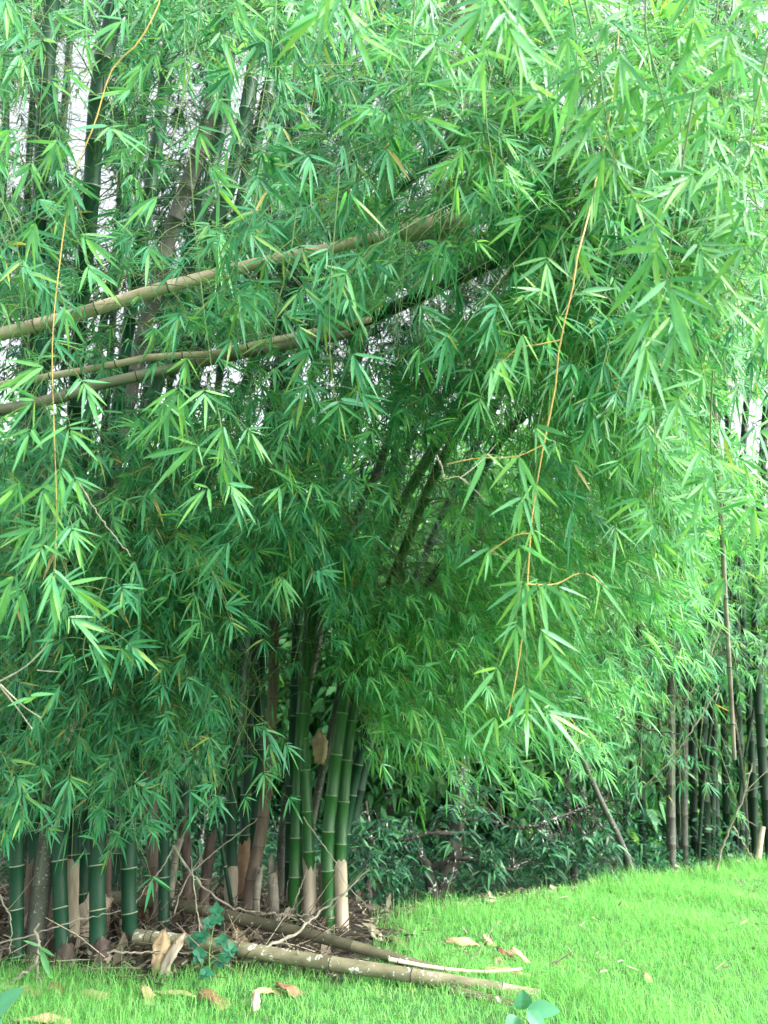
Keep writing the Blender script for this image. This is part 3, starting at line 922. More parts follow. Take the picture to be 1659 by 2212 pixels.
def nearest(T, grp, lift):
    best = None
    for c in CULMS:
        if c['grp'] != grp or c['n'] >= 98:
            continue
        p = c['pts'][6:]
        v = p - T
        cost = np.sqrt(v[:, 0] ** 2 + v[:, 1] ** 2) + np.abs(v[:, 2] - lift) * 0.9 + np.where(v[:, 1] < -0.3, 1.2, 0)
        i = int(np.argmin(cost))
        cc = cost[i] + c['n'] * 0.012
        if best is None or cc < best[0]:
            best = (cc, c, p[i])
    return best[1], best[2]


def region(poly, n, d0, d1, L0, grp, hi=True, M_sub=13, young=0.0, lift=(0.2, 0.8), holes=True, k=(4, 9), spread_r=1.0, face=0.6, bias=(0, 0, 0), lm=None):
    xs = [p[0] for p in poly]
    ys = [p[1] for p in poly]
    done = 0
    tries = 0
    # stratified by best-candidate so that no big bald patch is left by chance
    used = []
    while done < n and tries < n * 40:
        tries += 1
        bestp, bd = None, -1
        for _ in range(4):
            x, y = random.uniform(min(xs), max(xs)), random.uniform(min(ys), max(ys))
            if not inside(poly, x, y):
                continue
            dd = min([(x - a) ** 2 + (y - b) ** 2 for a, b in used], default=1e9)
            if dd > bd:
                bestp, bd = (x, y), dd
        if bestp is None:
            continue
        x, y = bestp
        used.append(bestp)
        T = at_d(x, y, random.uniform(d0, d1))
        c, S = nearest(T, grp, random.uniform(*lift))
        branch(c, S, T, L0 * random.uniform(0.85, 1.12), hi, M_sub, random.random() < young, k, face, lm, spread_r, bias)
        done += 1


# left and centre
region([(-40, -40), (620, -40), (620, 720), (-40, 720)], 66, 3.6, 6.0, 0.19, 'near', young=0.25)
region([(520, -60), (1120, -60), (1120, 640), (520, 700)], 85, 3.2, 5.2, 0.19, 'near', young=0.4)
region([(1000, -60), (1720, -60), (1720, 900), (1000, 800)], 100, 2.9, 4.8, 0.18, 'near', young=0.6)
region([(-40, 650), (720, 650), (720, 1280), (-40, 1280)], 80, 3.7, 5.2, 0.18, 'near', young=0.25)
region([(-40, 1230), (560, 1230), (520, 1640), (330, 1740), (-40, 1790)], 84, 4.4, 5.5, 0.17, 'near')
region([(560, 620), (1060, 560), (1060, 1150), (560, 1200)], 70, 4.0, 5.8, 0.18, 'near', young=0.4)
region([(430, 1180), (860, 1180), (800, 1500), (640, 1560), (450, 1700)], 44, 5.0, 6.4, 0.17, 'near', young=0.3)
# the plume drooping to the right
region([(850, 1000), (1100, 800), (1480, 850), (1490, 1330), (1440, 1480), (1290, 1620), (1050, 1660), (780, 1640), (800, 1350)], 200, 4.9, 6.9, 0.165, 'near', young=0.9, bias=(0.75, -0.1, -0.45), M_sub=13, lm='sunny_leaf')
region([(1080, 500), (1600, 560), (1560, 1100), (1090, 1000)], 55, 3.6, 5.2, 0.18, 'near', young=0.7, bias=(0.4, 0, -0.2))
# back of the clump
region([(-40, -40), (1300, -40), (1200, 900), (900, 1250), (-40, 1450)], 150, 6.4, 8.6, 0.19, 'near', hi=False, M_sub=15, spread_r=1.3, lm='shaded_leaf')
region([(-40, 620), (1250, 520), (1150, 1100), (850, 1400), (-40, 1550)], 60, 7.0, 8.8, 0.2, 'near', hi=False, M_sub=16, spread_r=1.4, lm='shaded_leaf')
region([(-40, -40), (720, -40), (720, 640), (-40, 640)], 110, 6.4, 9.5, 0.19, 'near', hi=False, M_sub=15, spread_r=1.3, lm='shaded_leaf')
region([(-60, -60), (1720, -60), (1700, 500), (1350, 760), (700, 760), (-60, 760)], 330, 7.4, 10.8, 0.2, 'back', hi=False, M_sub=21, spread_r=1.7, lm='shaded_leaf')
region([(760, 380), (1200, 380), (1200, 1000), (760, 1000)], 45, 6.6, 9.0, 0.19, 'near', hi=False, M_sub=16, spread_r=1.4, lm='shaded_leaf')
region([(760, 1150), (1000, 1150), (950, 1480), (740, 1480)], 22, 5.2, 6.6, 0.165, 'near', young=0.5)
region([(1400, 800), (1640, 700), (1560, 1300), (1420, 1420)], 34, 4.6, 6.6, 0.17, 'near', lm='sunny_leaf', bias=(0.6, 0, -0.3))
# far right clump
region([(1180, 1000), (1700, 650), (1700, 1500), (1480, 1700), (1180, 1650)], 95, 8.6, 11.0, 0.2, 'far', hi=False, M_sub=16, young=0.5)
region([(1180, 1000), (1700, 650), (1700, 1500), (1480, 1700), (1180, 1650)], 80, 9.6, 12.6, 0.2, 'far', hi=False, M_sub=16, lm='shaded_leaf')
region([(1200, 1500), (1700, 1450), (1700, 1780), (1230, 1780)], 26, 8.8, 10.5, 0.2, 'far', hi=False, M_sub=7, young=0.3, k=(3, 7))
region([(1200, 1450), (1700, 1400), (1700, 1800), (1230, 1800)], 24, 9.8, 11.8, 0.2, 'far', hi=False, M_sub=8, k=(3, 7), lm='shaded_leaf')
region([(1350, 100), (1900, 100), (1850, 720), (1350, 720)], 90, 8.8, 11.8, 0.2, 'far', hi=False, M_sub=18, young=0.3, spread_r=1.3)


# ------------------------------------------------------------------ branches hanging close to the camera
def hanging(label, path, d, fanlist, twig='yellow_twig', sides=(), r=0.0033, L0=0.175, extra=2, young=True, auto=0, reach=75, d_jit=0.12, group='bamboo branches hanging in front'):
    P = np.array([at_d(x, y, d + dd) for (x, y, dd) in [(p + (0,))[:3] for p in path]])
    main = spline(P, 40)
    root = thing('hanging_branch', label, 'bamboo branch', main[0], group)
    org = main[0]
    mb = MB()
    seg = np.linspace(r, r * 0.45, 40)
    seg[::5] *= 1.25
    tubes(mb, main[None], seg[None], 6)
    for sd in sides:
        q = spline([at_d(x, y, d) for x, y in sd], 12)
        tubes(mb, q[None], np.linspace(r * 0.6, r * 0.3, 12)[None], 5)
        main = np.vstack([main, q])
    flist = [(at_d(x, y, d + RNG.normal(0, 0.05)), a, kk + (extra if kk > 4 else 0)) for x, y, a, kk in fanlist]
    for j in range(auto):
        f = (j + random.random()) / auto
        p = main[min(39, int(3 + f * 36))]
        sgn = 1 if j % 2 else -1
        off = np.array([sgn * random.uniform(0.25, 1.0) * reach / F * d, random.uniform(-d_jit, d_jit), random.uniform(-0.9, 0.25) * reach / F * d])
        flist.append((p + off, sgn * random.uniform(0, 78), random.randint(5, 10)))
    # thin side twigs to every fan
    for E, a, kk in flist:
        j = int(np.argmin(np.linalg.norm(main - (E + [0, 0, 0.03]), axis=1)))
        b = main[max(0, j - 2)]
        if np.linalg.norm(b - E) > 0.02:
            tubes(mb, bez(b, (b + E) / 2 + [0, 0, 0.25 * np.linalg.norm(E - b)], E, 7)[None], np.linspace(0.0016, 0.0008, 7)[None], 4, 1)
    mb.build('twig', [M[twig], M['twig']], root, org)
    for E, a, kk in flist:
        ml = MB()
        a = math.radians(a)
        up = np.array([0, -SP, CP])
        dv = np.array([math.sin(a), 0, 0]) - up * math.cos(a) + RNG.normal(0, 0.18, 3)
        nv = np.array([0, -CP, -SP]) + np.array([0, -0.1, 0.55]) + RNG.normal(0, 0.25, 3)
        fans(ml, E[None], dv[None], nv[None], L0, kk, kk, True, grav=0.03, wr=0.09, droop=0.08, spread=84)
        ml.build('leaf_fan', M['young_leaf' if young else 'leaf'], root, org)
    return root


hanging('long yellow twig down the left side, pale leaf fans along its lower half',
        [(352, -60), (346, 0), (300, 90), (242, 150), (205, 265), (155, 400), (125, 600), (113, 750), (116, 900), (122, 1100), (118, 1255)], 2.6,
        [(60, 370, -25, 5), (150, 425, 10, 8), (70, 500, -30, 6), (190, 520, 30, 5), (200, 590, 25, 6), (75, 800, -50, 5), (190, 845, 25, 8), (60, 945, -30, 7), (155, 935, 25, 5), (130, 1035, 8, 7),
         (30, 1060, -35, 6), (95, 1070, -5, 6), (60, 1150, -50, 7), (165, 1165, 35, 8), (20, 1262, -35, 6), (112, 1262, 0, 8), (158, 1275, 35, 8), (165, 1345, 35, 5), (85, 1195, -10, 5), (45, 1290, -10, 6)], auto=7, r=0.0023)
hanging('thin green twig hanging left of centre across the dead poles, leaf fans at its end',
        [(395, -60), (402, 200), (418, 450), (438, 650), (455, 780), (464, 850), (476, 915), (483, 970), (485, 1020)], 2.85,
        [(385, 855, -10, 6), (345, 905, -35, 7), (445, 860, 25, 5), (480, 945, -5, 7), (548, 945, 40, 7), (478, 1005, -10, 7), (505, 1065, 30, 7), (435, 1065, -50, 5), (355, 880, 10, 5), (400, 790, -20, 5)], auto=3, r=0.002, twig='twig')
hanging('green leafy spray hanging in the middle, left of the hollow of the clump',
        [(732, 380), (722, 500), (713, 620), (712, 740), (720, 830), (737, 900)], 2.95,
        [(700, 555, -15, 7), (722, 590, 5, 6), (655, 845, -35, 8), (735, 890, 10, 8), (660, 770, -20, 6), (790, 860, 40, 7), (700, 690, 10, 6), (640, 640, -40, 6), (760, 660, 35, 6), (770, 780, 30, 6)], twig='twig', young=False)
hanging('longest yellow twig, right of centre, with sparse bright leaf fans on thin side twigs',
        [(1345, -80, 1.6), (1330, 150, 1.3), (1303, 330, 0.7), (1285, 400, 0.3), (1270, 470, 0.1), (1243, 570), (1236, 630), (1210, 735), (1198, 850), (1176, 950), (1150, 1110), (1140, 1250), (1135, 1320), (1125, 1400), (1110, 1490), (1097, 1550)], 2.5,
        [(1080, 785, -15, 4), (1130, 728, -10, 3), (1062, 800, -5, 3), (1160, 930, 10, 4), (1050, 985, 0, 3), (1120, 992, -5, 3), (1055, 1195, -12, 4), (1118, 1190, -12, 4), (1152, 1150, 28, 3), (1125, 1085, -25, 5),
         (1152, 1050, 22, 3), (1168, 1270, 12, 5), (1128, 1275, -18, 6), (1212, 1280, 25, 4), (1300, 1265, 45, 3), (1112, 1362, -12, 5), (1172, 1368, 25, 4), (1195, 1420, 22, 3), (1070, 1448, -50, 3), (1138, 1552, 5, 6),
         (1190, 1545, 35, 5), (1068, 1555, -15, 3), (1142, 1500, 25, 5), (1262, 640, 30, 4), (1250, 545, 10, 6), (1180, 575, -10, 6), (1120, 480, -30, 5)],
        sides=[[(1210, 735), (1160, 745), (1120, 752), (1082, 785)], [(1172, 962), (1115, 986), (1030, 990), (965, 1003)], [(1150, 1152), (1110, 1158), (1055, 1195)], [(1137, 1262), (1200, 1262), (1245, 1240), (1275, 1243), (1310, 1270)]], extra=1, L0=0.168, r=0.004)
hanging('big pale leaf fans hanging at the right, above the sky gap beside the far clump',
        [(1500, 200), (1475, 350), (1455, 480), (1440, 590), (1415, 690), (1402, 770)], 2.15,
        [(1400, 775, 0, 9), (1445, 690, -10, 7), (1455, 640, 25, 7), (1500, 640, 40, 7), (1395, 690, -40, 6), (1520, 560, 35, 7), (1410, 560, -20, 7), (1385, 640, -10, 6), (1560, 640, 45, 6)], twig='twig', L0=0.2)
hanging('broad bright fans at the upper right around the start of the long yellow twig',
        [(1250, -60), (1290, 120), (1310, 260), (1330, 350), (1370, 430)], 2.3,
        [(1300, 345, -35, 5), (1330, 372, 25, 6), (1380, 440, 30, 7), (1270, 280, -30, 6), (1350, 250, 25, 6), (1240, 180, -20, 6), (1340, 140, 20, 7), (1280, 420, -10, 6), (1410, 500, 10, 6)], twig='twig')
hanging('large leaf fans hanging at the top centre edge',
        [(735, -120), (742, -40), (738, 20)], 2.0, [(738, 15, 5, 5), (700, 60, -20, 4), (770, 70, 25, 4)], twig='twig', auto=4, young=True)
hanging('large fan of long leaves hanging from the top edge right of centre',
        [(1085, -120), (1095, -20), (1100, 60)], 2.1, [(1100, 60, 0, 7), (1060, 30, -35, 6), (1130, 110, 30, 6), (1045, 140, -20, 5)], twig='twig', auto=3)

AUTO = [
    ('leafy spray at the top, left of the brown sheathed culm', [(900, -80), (893, 60), (885, 170), (888, 260)], 2.6, 10, True),
    ('leafy spray hanging in the upper centre below the brown sheathed culm', [(1075, 100), (1050, 220), (1060, 330), (1080, 430)], 2.8, 10, True),
    ('bright spray hanging from the top edge, two thirds to the right', [(1200, -80), (1240, 40), (1245, 150), (1225, 250)], 2.5, 10, True),
    ('bright spray in the upper right with leaves bent to the right', [(1400, -80), (1395, 60), (1420, 170), (1450, 290)], 2.3, 11, True),
    ('yellowish bright spray in the top right corner', [(1560, -80), (1545, 80), (1560, 210), (1580, 340)], 2.3, 11, True),
    ('spray of long pale leaves at the right edge, upper half', [(1700, -60), (1650, 150), (1620, 330), (1640, 480)], 2.1, 12, True),
    ('spray reaching in from the right edge over the far clump', [(1780, 350), (1690, 470), (1620, 560), (1580, 640)], 2.2, 11, True),
    ('dense spray between the top right sprays, a little lower', [(1500, 20), (1480, 170), (1472, 300), (1500, 420)], 2.7, 12, True),
    ('spray hanging over the upper sky gaps, left of centre', [(600, -80), (592, 60), (575, 170), (555, 290)], 3.0, 9, False),
    ('spray in front of the leaning old culm at the upper left', [(440, -80), (425, 80), (390, 230), (350, 390)], 2.8, 9, True),
    ('spray over the upper left corner', [(60, -100), (70, 20), (50, 120), (35, 230)], 2.8, 9, True),
    ('spray at the left edge above the upper dead pole', [(-30, 380), (20, 470), (45, 580), (60, 680)], 3.0, 9, False),
    ('spray of big leaves hanging above the top of the hanging grey pole', [(1540, 800), (1535, 950), (1550, 1080), (1565, 1180)], 2.7, 10, True),
    ('spray hanging left of the hanging grey pole, pale fans at its end', [(1400, 850), (1420, 980), (1410, 1080), (1440, 1160)], 2.9, 10, True),
    ('spray at the right edge below the sky gap', [(1720, 950), (1660, 1050), (1620, 1120), (1610, 1200)], 3.2, 9, True),
    ('dark broad spray in the shade at the lower left', [(230, 1250), (200, 1330), (180, 1400), (190, 1450)], 3.0, 7, False),
    ('spray in front of the upper dead pole, left of centre', [(560, 400), (530, 520), (500, 590), (470, 680)], 3.0, 9, False),
    ('spray hanging over both dead poles in the middle', [(640, 450), (625, 560), (600, 660), (590, 740)], 3.1, 9, False),
    ('low spray at the left edge, touching the front culms', [(-40, 1560), (10, 1640), (40, 1720), (60, 1790)], 4.1, 9, False),
    ('low spray with drooping tip before the second green culm', [(250, 1600), (275, 1700), (285, 1770), (300, 1840)], 4.3, 10, False),
    ('low spray before the grey leaning dead culm', [(500, 1520), (540, 1600), (575, 1660), (590, 1720)], 5.0, 6, False),
    ('spray over the middle of the long yellow twig, in the centre', [(880, 480), (870, 600), (860, 690), (850, 760)], 3.4, 7, False),
]
for lab, path, d, nf, yg in AUTO:
    hanging(lab, path, d, [], twig='twig', auto=nf + 4, young=yg, L0=0.152, reach=95 * 2.6 / d + 20)

# dry broken twig with two yellow green leaves at the left edge
r_ = thing('dry_twig', 'forked dry twig at the left edge, carrying two yellow green leaves', 'dry twig', at_d(-20, 1480, 2.6))
mb = MB()
for q in ([(-20, 1482), (40, 1450), (80, 1418), (105, 1385)], [(-5, 1476), (30, 1520), (70, 1575)], [(0, 1478), (50, 1525), (88, 1550)]):
    tubes(mb, spline([at_d(x, y, 2.6) for x, y in q], 10)[None], np.linspace(0.0032, 0.0014, 10)[None], 5)
tubes(mb, spline([at_d(80, 1448, 2.6), at_d(105, 1450, 2.58), at_d(133, 1452, 2.6)], 6)[None], np.linspace(0.0018, 0.001, 6)[None], 4)
mb.build('twig', M['dry_twig'], r_, at_d(-20, 1480, 2.6))
ml = MB()
leaves(ml, np.array([at_d(65, 1502, 2.58), at_d(50, 1520, 2.58), at_d(62, 1508, 2.58)]), np.array([[1, 0, 0.1], [0.8, 0, 0.5], [-1, 0, -0.35]]), np.array([[0, -1, 0.5]] * 3), [0.09, 0.08, 0.08], [0.016] * 3, [0.05] * 3)
ml.build('leaves', M['young_leaf'], r_, at_d(-20, 1480, 2.6))


# ------------------------------------------------------------------ dead poles
def pole(label, P, r0, r1, mat, name='dead_pole', cat='dead bamboo pole', group=None, inter=0.42, sheath=None):
    path = spline(P, max(30, 8 * len(P)))
    root = thing(name, label, cat, path[0], group)
    stem_mesh(path, r0, r1, None, inter, 14).build('stem', [M[mat], M['ring_dark']], root, path[0])
    if sheath:
        for s0, s1, o_, tp in sheath:
            jag_sheath(path, s0, s1, r0, path[0], root, M['sheath'], jag=0.12, open_=o_, grow=1.25, top=tp)
    return root


def gpt(px, py, Y):
    p = at_y(px, py, Y)
    p[2] = ground_h(p[0], p[1]) - 0.05
    return p


DP = 'dead culms bent across the upper left'
pole('thick tan dead culm at the left edge, uppermost of three, torn pale sheath halfway',
     [gpt(-1500, 2200, 4.6), at_d(-1150, 1500, 5.2), at_d(-650, 930, 4.9), at_d(-120, 760, 4.7), at_d(0, 722, 4.65), at_d(165, 680, 4.65), at_d(330, 628, 4.7), at_d(450, 597, 4.75), at_d(560, 568, 4.8), at_d(700, 540, 4.9), at_d(860, 503, 5.0), at_d(1010, 478, 5.1), at_d(1160, 452, 5.25)],
     0.05, 0.036, 'tan_pole', group=DP, sheath=[(9.75, 10.15, 0.45, 1.5), (10.9, 11.2, 0.5, 1.3)])
pole('thin greyish dead culm crossing the left side just above the lowest dead pole',
     [gpt(-1400, 2200, 5.2), at_d(-1100, 1500, 5.5), at_d(-600, 960, 5.2), at_d(-100, 848, 4.95), at_d(0, 832, 4.9), at_d(240, 789, 4.85), at_d(330, 770, 4.85), at_d(460, 765, 4.85), at_d(560, 742, 4.9), at_d(700, 712, 5.0), at_d(800, 690, 5.2)],
     0.028, 0.022, 'tan_pole', group=DP)
pole('mottled tan dead culm, lowest of the three crossing the left side',
     [gpt(-1300, 2200, 5.4), at_d(-1000, 1500, 5.5), at_d(-520, 1050, 5.2), at_d(-100, 908, 4.85), at_d(0, 886, 4.8), at_d(120, 862, 4.8), at_d(200, 835, 4.8), at_d(300, 812, 4.85), at_d(400, 790, 4.9), at_d(520, 765, 5.0), at_d(640, 742, 5.1), at_d(750, 722, 5.3)],
     0.042, 0.034, 'grey_pole', group=DP)
pole('long grey pole hanging down in front of the far clump, thin at its lower end',
     [at_d(1480, -100, 5.6), at_d(1520, 500, 5.3), at_d(1548, 950, 5.0), at_d(1561, 1180, 5.0), at_d(1567, 1300, 5.0), at_d(1575, 1430, 5.0), at_d(1582, 1560, 5.0), at_d(1585, 1600, 5.0), at_d(1586, 1640, 5.0)],
     0.024, 0.014, 'grey_pole', 'hanging_pole', 'dead bamboo pole')
FP = 'fallen poles in front of the near clump'
pole('fallen mossy dark pole, upper of the two, its right end sunk in the lawn',
     [at_z(180, 1935, 0.22), at_z(300, 1947, 0.24), at_z(400, 1957, 0.25), at_z(520, 1985, 0.20), at_z(640, 2012, 0.17), at_z(740, 2038, 0.14), at_z(830, 2063, 0.10), at_z(890, 2083, 0.07), at_z(950, 2098, 0.045), at_z(1010, 2107, 0.02)],
     0.052, 0.030, 'lichen_dark', 'fallen_pole', 'fallen pole', FP, 0.6)
pole('fallen lichen covered pole, lower of the two, reaching far onto the lawn',
     [at_z(292, 2024, 0.16), at_z(400, 2035, 0.14), at_z(500, 2047, 0.13), at_z(650, 2072, 0.10), at_z(830, 2098, 0.08), at_z(960, 2118, 0.065), at_z(1080, 2138, 0.05), at_z(1165, 2153, 0.035)],
     0.050, 0.038, 'lichen_pole', 'fallen_pole', 'fallen pole', FP, 0.6)
pole('thin pale stick lying along the lower fallen pole on the lawn',
     [at_z(840, 2072, 0.13), at_z(950, 2092, 0.08), at_z(1060, 2100, 0.06), at_z(1128, 2093, 0.08)], 0.013, 0.010, 'tan_pole', 'fallen_stick', 'stick', None, 0.3)
pole('dark broken pole half hidden in grass under the right end of the lichen pole',
     [at_z(975, 2143, 0.02), at_z(1060, 2162, 0.03), at_z(1150, 2180, 0.01)], 0.035, 0.03, 'lichen_dark', 'fallen_pole', 'fallen pole', FP, 0.5)


# ------------------------------------------------------------------ loose dry twigs
def dtwig(label, pts, r, Y=None, d=None, mat='dry_twig', forks=0, name='dry_twig'):
    P = [at_y(x, y, Y + dy) if Y else at_d(x, y, d + dy) for (x, y, dy) in [(p + (0,))[:3] for p in pts]]
    for p in P:
        p[2] = max(p[2], ground_h(p[0], p[1]) + 0.005)
    path = spline(P, 24)
    path += RNG.normal(0, r * 0.6, path.shape)
    mb = MB()
    rr = np.linspace(r, r * 0.5, 24)
    rr[::4] *= 1.35
    tubes(mb, path[None], rr[None], 6, caps=True)
    for _ in range(forks):
        i = random.randint(4, 20)
        e = path[i] + RNG.normal(0, 0.12, 3) + (path[i] - path[i - 3]) * 1.2
        tubes(mb, bez(path[i], (path[i] + e) / 2 + RNG.normal(0, 0.02, 3), e, 6)[None], np.linspace(r * 0.5, r * 0.25, 6)[None], 5)
    return tag(settle(mb.build(name, M[mat])), label, 'dry twig', 'dry twigs about the clumps')


dtwig('long bare stick rising to the right over both fallen poles', [(578, 2046, -0.35), (640, 2015, -0.2), (690, 1972), (742, 1930), (796, 1876)], 0.011, 6.0)
dtwig('thin stick slanting up right before the grey leaning dead culm', [(375, 1975), (402, 1900), (440, 1860), (490, 1820), (556, 1770)], 0.006, 6.2)
dtwig('curved stick running down right behind the upper fallen pole', [(375, 1830), (420, 1895), (470, 1940), (520, 1965), (585, 1974)], 0.010, 6.3)
dtwig('thin wire like twig hanging down over the lawn edge, right of the near clump', [(655, 1765), (690, 1815), (730, 1870), (745, 1905), (790, 1955)], 0.005, 6.2)
dtwig('straight tan stick lying level before the white sheathed culm', [(545, 1974), (610, 1976), (668, 1978)], 0.010, 6.4)
dtwig('pale stick crossing level at the lower left before the front culms', [(-20, 2042), (60, 2022), (130, 2000), (200, 1980), (260, 1968)], 0.006, 5.5)
dtwig('forked grey stick propped at the lower left corner', [(20, 2135, -0.2), (50, 2105, -0.1), (78, 2078), (84, 2040), (78, 2000)], 0.013, 5.45)
dtwig('short grey stick standing beside the forked stick', [(96, 2180, -0.05), (88, 2130), (80, 2085)], 0.010, 5.3)
dtwig('thin level stick under the lower fallen pole', [(232, 2057), (330, 2059), (420, 2058)], 0.007, 5.65)
dtwig('upright dry stem before the blue green seedling', [(438, 2080), (428, 1990), (420, 1920), (412, 1850)], 0.006, 5.75, forks=3)
dtwig('thin crooked stick at the far left before the culms', [(-10, 1920), (15, 1965), (25, 2000), (20, 2060)], 0.006, 5.4, forks=2)
dtwig('thin dry twig slanting down before the thick ringed green culm', [(375, 1830), (345, 1880), (310, 1925), (285, 1965)], 0.006, 6.0)
dtwig('pale dry twig hanging left of centre amid dark leaves', [(170, 1040), (205, 1100), (240, 1150), (284, 1202)], 0.0045, d=3.4)
dtwig('pale broken twig tip with crooked ends, hanging in the middle', [(943, 985), (955, 1010), (960, 1035), (985, 1030), (1012, 1042)], 0.003, d=2.5, forks=2)
dtwig('straight pale twig slanting beside the hanging grey pole', [(1562, 1345), (1540, 1400), (1515, 1460), (1480, 1515)], 0.008, d=8.5)
dtwig('long thin twig slanting through the far clump', [(1555, 1480), (1505, 1560), (1450, 1640), (1390, 1700)], 0.008, d=8.6)
dtwig('bent pale branch standing in the grass before the far clump', [(1547, 1878), (1562, 1825), (1590, 1760), (1612, 1700), (1630, 1640)], 0.013, d=8.4, forks=4)
dtwig('thin twig crossing down to the pale broken culm at the right edge', [(1585, 1785), (1605, 1820), (1630, 1860)], 0.008, d=8.6)
dtwig('dark crooked branch lying level left of the far clump', [(1230, 1500), (1300, 1535), (1350, 1560), (1420, 1578), (1480, 1590)], 0.018, d=9.0, mat='bark', forks=4)
dtwig('thin stem of grass colour rising from the lawn behind the lichen pole', [(1012, 2095), (1040, 2045), (1062, 2010), (1085, 1985)], 0.005, 5.7)
dtwig('thin stick leaning on the white sheathed foot in the centre', [(622, 1985), (640, 1940), (655, 1900), (664, 1878)], 0.007, 6.55)


# ------------------------------------------------------------------ dry culm sheaths lying about
def sheath_thing(label, px, py, size, wid, mat, yaw, tilt=0.15, roll=0.0, z=None, curl=1.0, lift=0.0):
    if not lift and tilt < 0.8:
        size, wid, curl = size * 0.9, wid * 0.9, curl * 0.62
    p = at_z(px, py, 0.0) if z is None else at_z(px, py, z)
    nu, nv = 13, 12
    V = np.zeros((nv, nu, 3))
    ph = random.uniform(0, 6)
    for i in range(nv):
        t = i / (nv - 1)
        hw = wid * 0.5 * (0.78 + 0.3 * math.sin(2.4 * t + 0.3)) * min(1.0, ((1.02 - t) / 0.35)) ** 0.55 * (1 + 0.07 * math.sin(9 * t + ph))
        hw = max(hw, 0.012)
        bend = 0.16 * size * math.sin(math.pi * t) * curl
        for j in range(nu):
            u = -1 + 2 * j / (nu - 1)
            a = u * 1.25 * curl
            x = math.sin(a) / 1.25 * hw * 1.25
            zz = (math.cos(a) - 1) * hw * 0.75
            edge = RNG.normal(0, 0.05 * wid) * (abs(u) > 0.8)
            tear = RNG.normal(0, 0.035 * size) * (t < 0.05 or t > 0.95)
            crump = 0.055 * wid * (math.sin(3.1 * u + 7 * t + ph) + math.sin(6 * u - 4 * t + 2 * ph))
            V[i, j] = (x + edge, (t - 0.5) * size + tear, bend + zz + crump + RNG.normal(0, 0.0025))
    V = V.reshape(-1, 3)
    cr, sr = math.cos(roll), math.sin(roll)
    V = V @ np.array([[cr, 0, sr], [0, 1, 0], [-sr, 0, cr]]).T
    ct, st = math.cos(tilt), math.sin(tilt)
    V = V @ np.array([[1, 0, 0], [0, ct, -st], [0, st, ct]]).T
    cy, sy = math.cos(yaw), math.sin(yaw)
    V = V @ np.array([[cy, -sy, 0], [sy, cy, 0], [0, 0, 1]]).T
    V[:, 2] -= V[:, 2].min()
    zb = float(ground_h(p[0], p[1])) + (lift if lift else -0.02) if z is None else z
    idx = np.arange(nv * nu).reshape(nv, nu)
    q = np.stack([idx[:-1, :-1], idx[:-1, 1:], idx[1:, 1:], idx[1:, :-1]], -1).reshape(-1, 4)
    mb = MB()
    mb.add(V, [q])
    o = mb.build('dry_sheath', M[mat])
    md = o.modifiers.new('thickness', 'SOLIDIFY')
    md.thickness = 0.0025
    o.location = (float(p[0]), float(p[1]), zb)
    return tag(o, label, 'dry bamboo sheath', 'dry culm sheaths on the ground')


sheath_thing('large crumpled pale sheath clasping the foot of the thick green culm', 196, 2040, 0.30, 0.27, 'sheath', 0.3, 1.25, 0.5, lift=0.12)
sheath_thing('cream oval sheath in the grass below the crumpled sheath', 205, 2145, 0.24, 0.15, 'sheath_tan', 1.5, 0.1)
sheath_thing('brown curled sheath in the grass at the lower left', 118, 2142, 0.18, 0.14, 'sheath_brown', 0.9, 0.25)
sheath_thing('pale sheath by the forked stick at the lower left corner', 55, 2148, 0.26, 0.13, 'sheath_tan', 1.2, 0.05)
sheath_thing('sheath cut by the left edge near the bottom', 8, 2140, 0.2, 0.12, 'sheath', 1.7, 0.1)
sheath_thing('long tan sheath at the bottom edge, lower left', 95, 2212, 0.34, 0.13, 'sheath_tan', 1.75, 0.08)
sheath_thing('yellowish sheath piece in the grass under the dark husks', 318, 2145, 0.22, 0.10, 'sheath_tan', 0.6, 0.35)
sheath_thing('long flat olive sheath left of the blue green seedling', 382, 2138, 0.34, 0.10, 'sheath_tan', 1.45, 0.05, curl=0.6)
sheath_thing('tan upright pointed sheath below the lower fallen pole', 345, 2095, 0.27, 0.11, 'sheath_tan', 0.2, 1.2)
sheath_thing('pale sheath leaning right beside the upright pointed one', 372, 2098, 0.28, 0.10, 'sheath', -0.6, 0.9)
sheath_thing('brown sheath under the blue green seedling', 462, 2160, 0.28, 0.17, 'sheath_brown', 1.1, 0.2)
sheath_thing('round brown sheath in the grass right of the seedling', 628, 2150, 0.22, 0.16, 'sheath_brown', 1.35, 0.3)
sheath_thing('dark flat sheath touching the round brown one', 578, 2150, 0.22, 0.14, 'sheath_tan', 1.9, 0.12)
sheath_thing('pinkish stiff sheath standing behind the seedling between the poles', 440, 2035, 0.26, 0.10, 'sheath', 0.1, 1.45, curl=0.8)
sheath_thing('pointed grey sheath standing at the foot of the green culm with one pale ring', 272, 2030, 0.24, 0.11, 'sheath', 0.5, 1.3)
sheath_thing('tall brown sheath standing behind the upper fallen pole', 312, 2000, 0.28, 0.10, 'sheath_brown', 0.1, 1.4)
sheath_thing('tan sheath heap under the grey leaning dead culm', 515, 2045, 0.28, 0.16, 'sheath_tan', 0.9, 0.7)
sheath_thing('small pale sheath under the white sheathed feet', 560, 2040, 0.16, 0.10, 'sheath', 1.5, 0.4)
sheath_thing('brown sheath between the two fallen poles', 610, 2060, 0.2, 0.13, 'sheath_brown', 1.3, 0.2)
sheath_thing('large tan sheath lying in the lawn, centre', 1000, 2040, 0.32, 0.16, 'sheath_tan', 1.45, 0.12)
sheath_thing('small straw coloured sheath in the lawn right of the large tan one', 1056, 2038, 0.15, 0.10, 'sheath_tan', 0.9, 0.55)
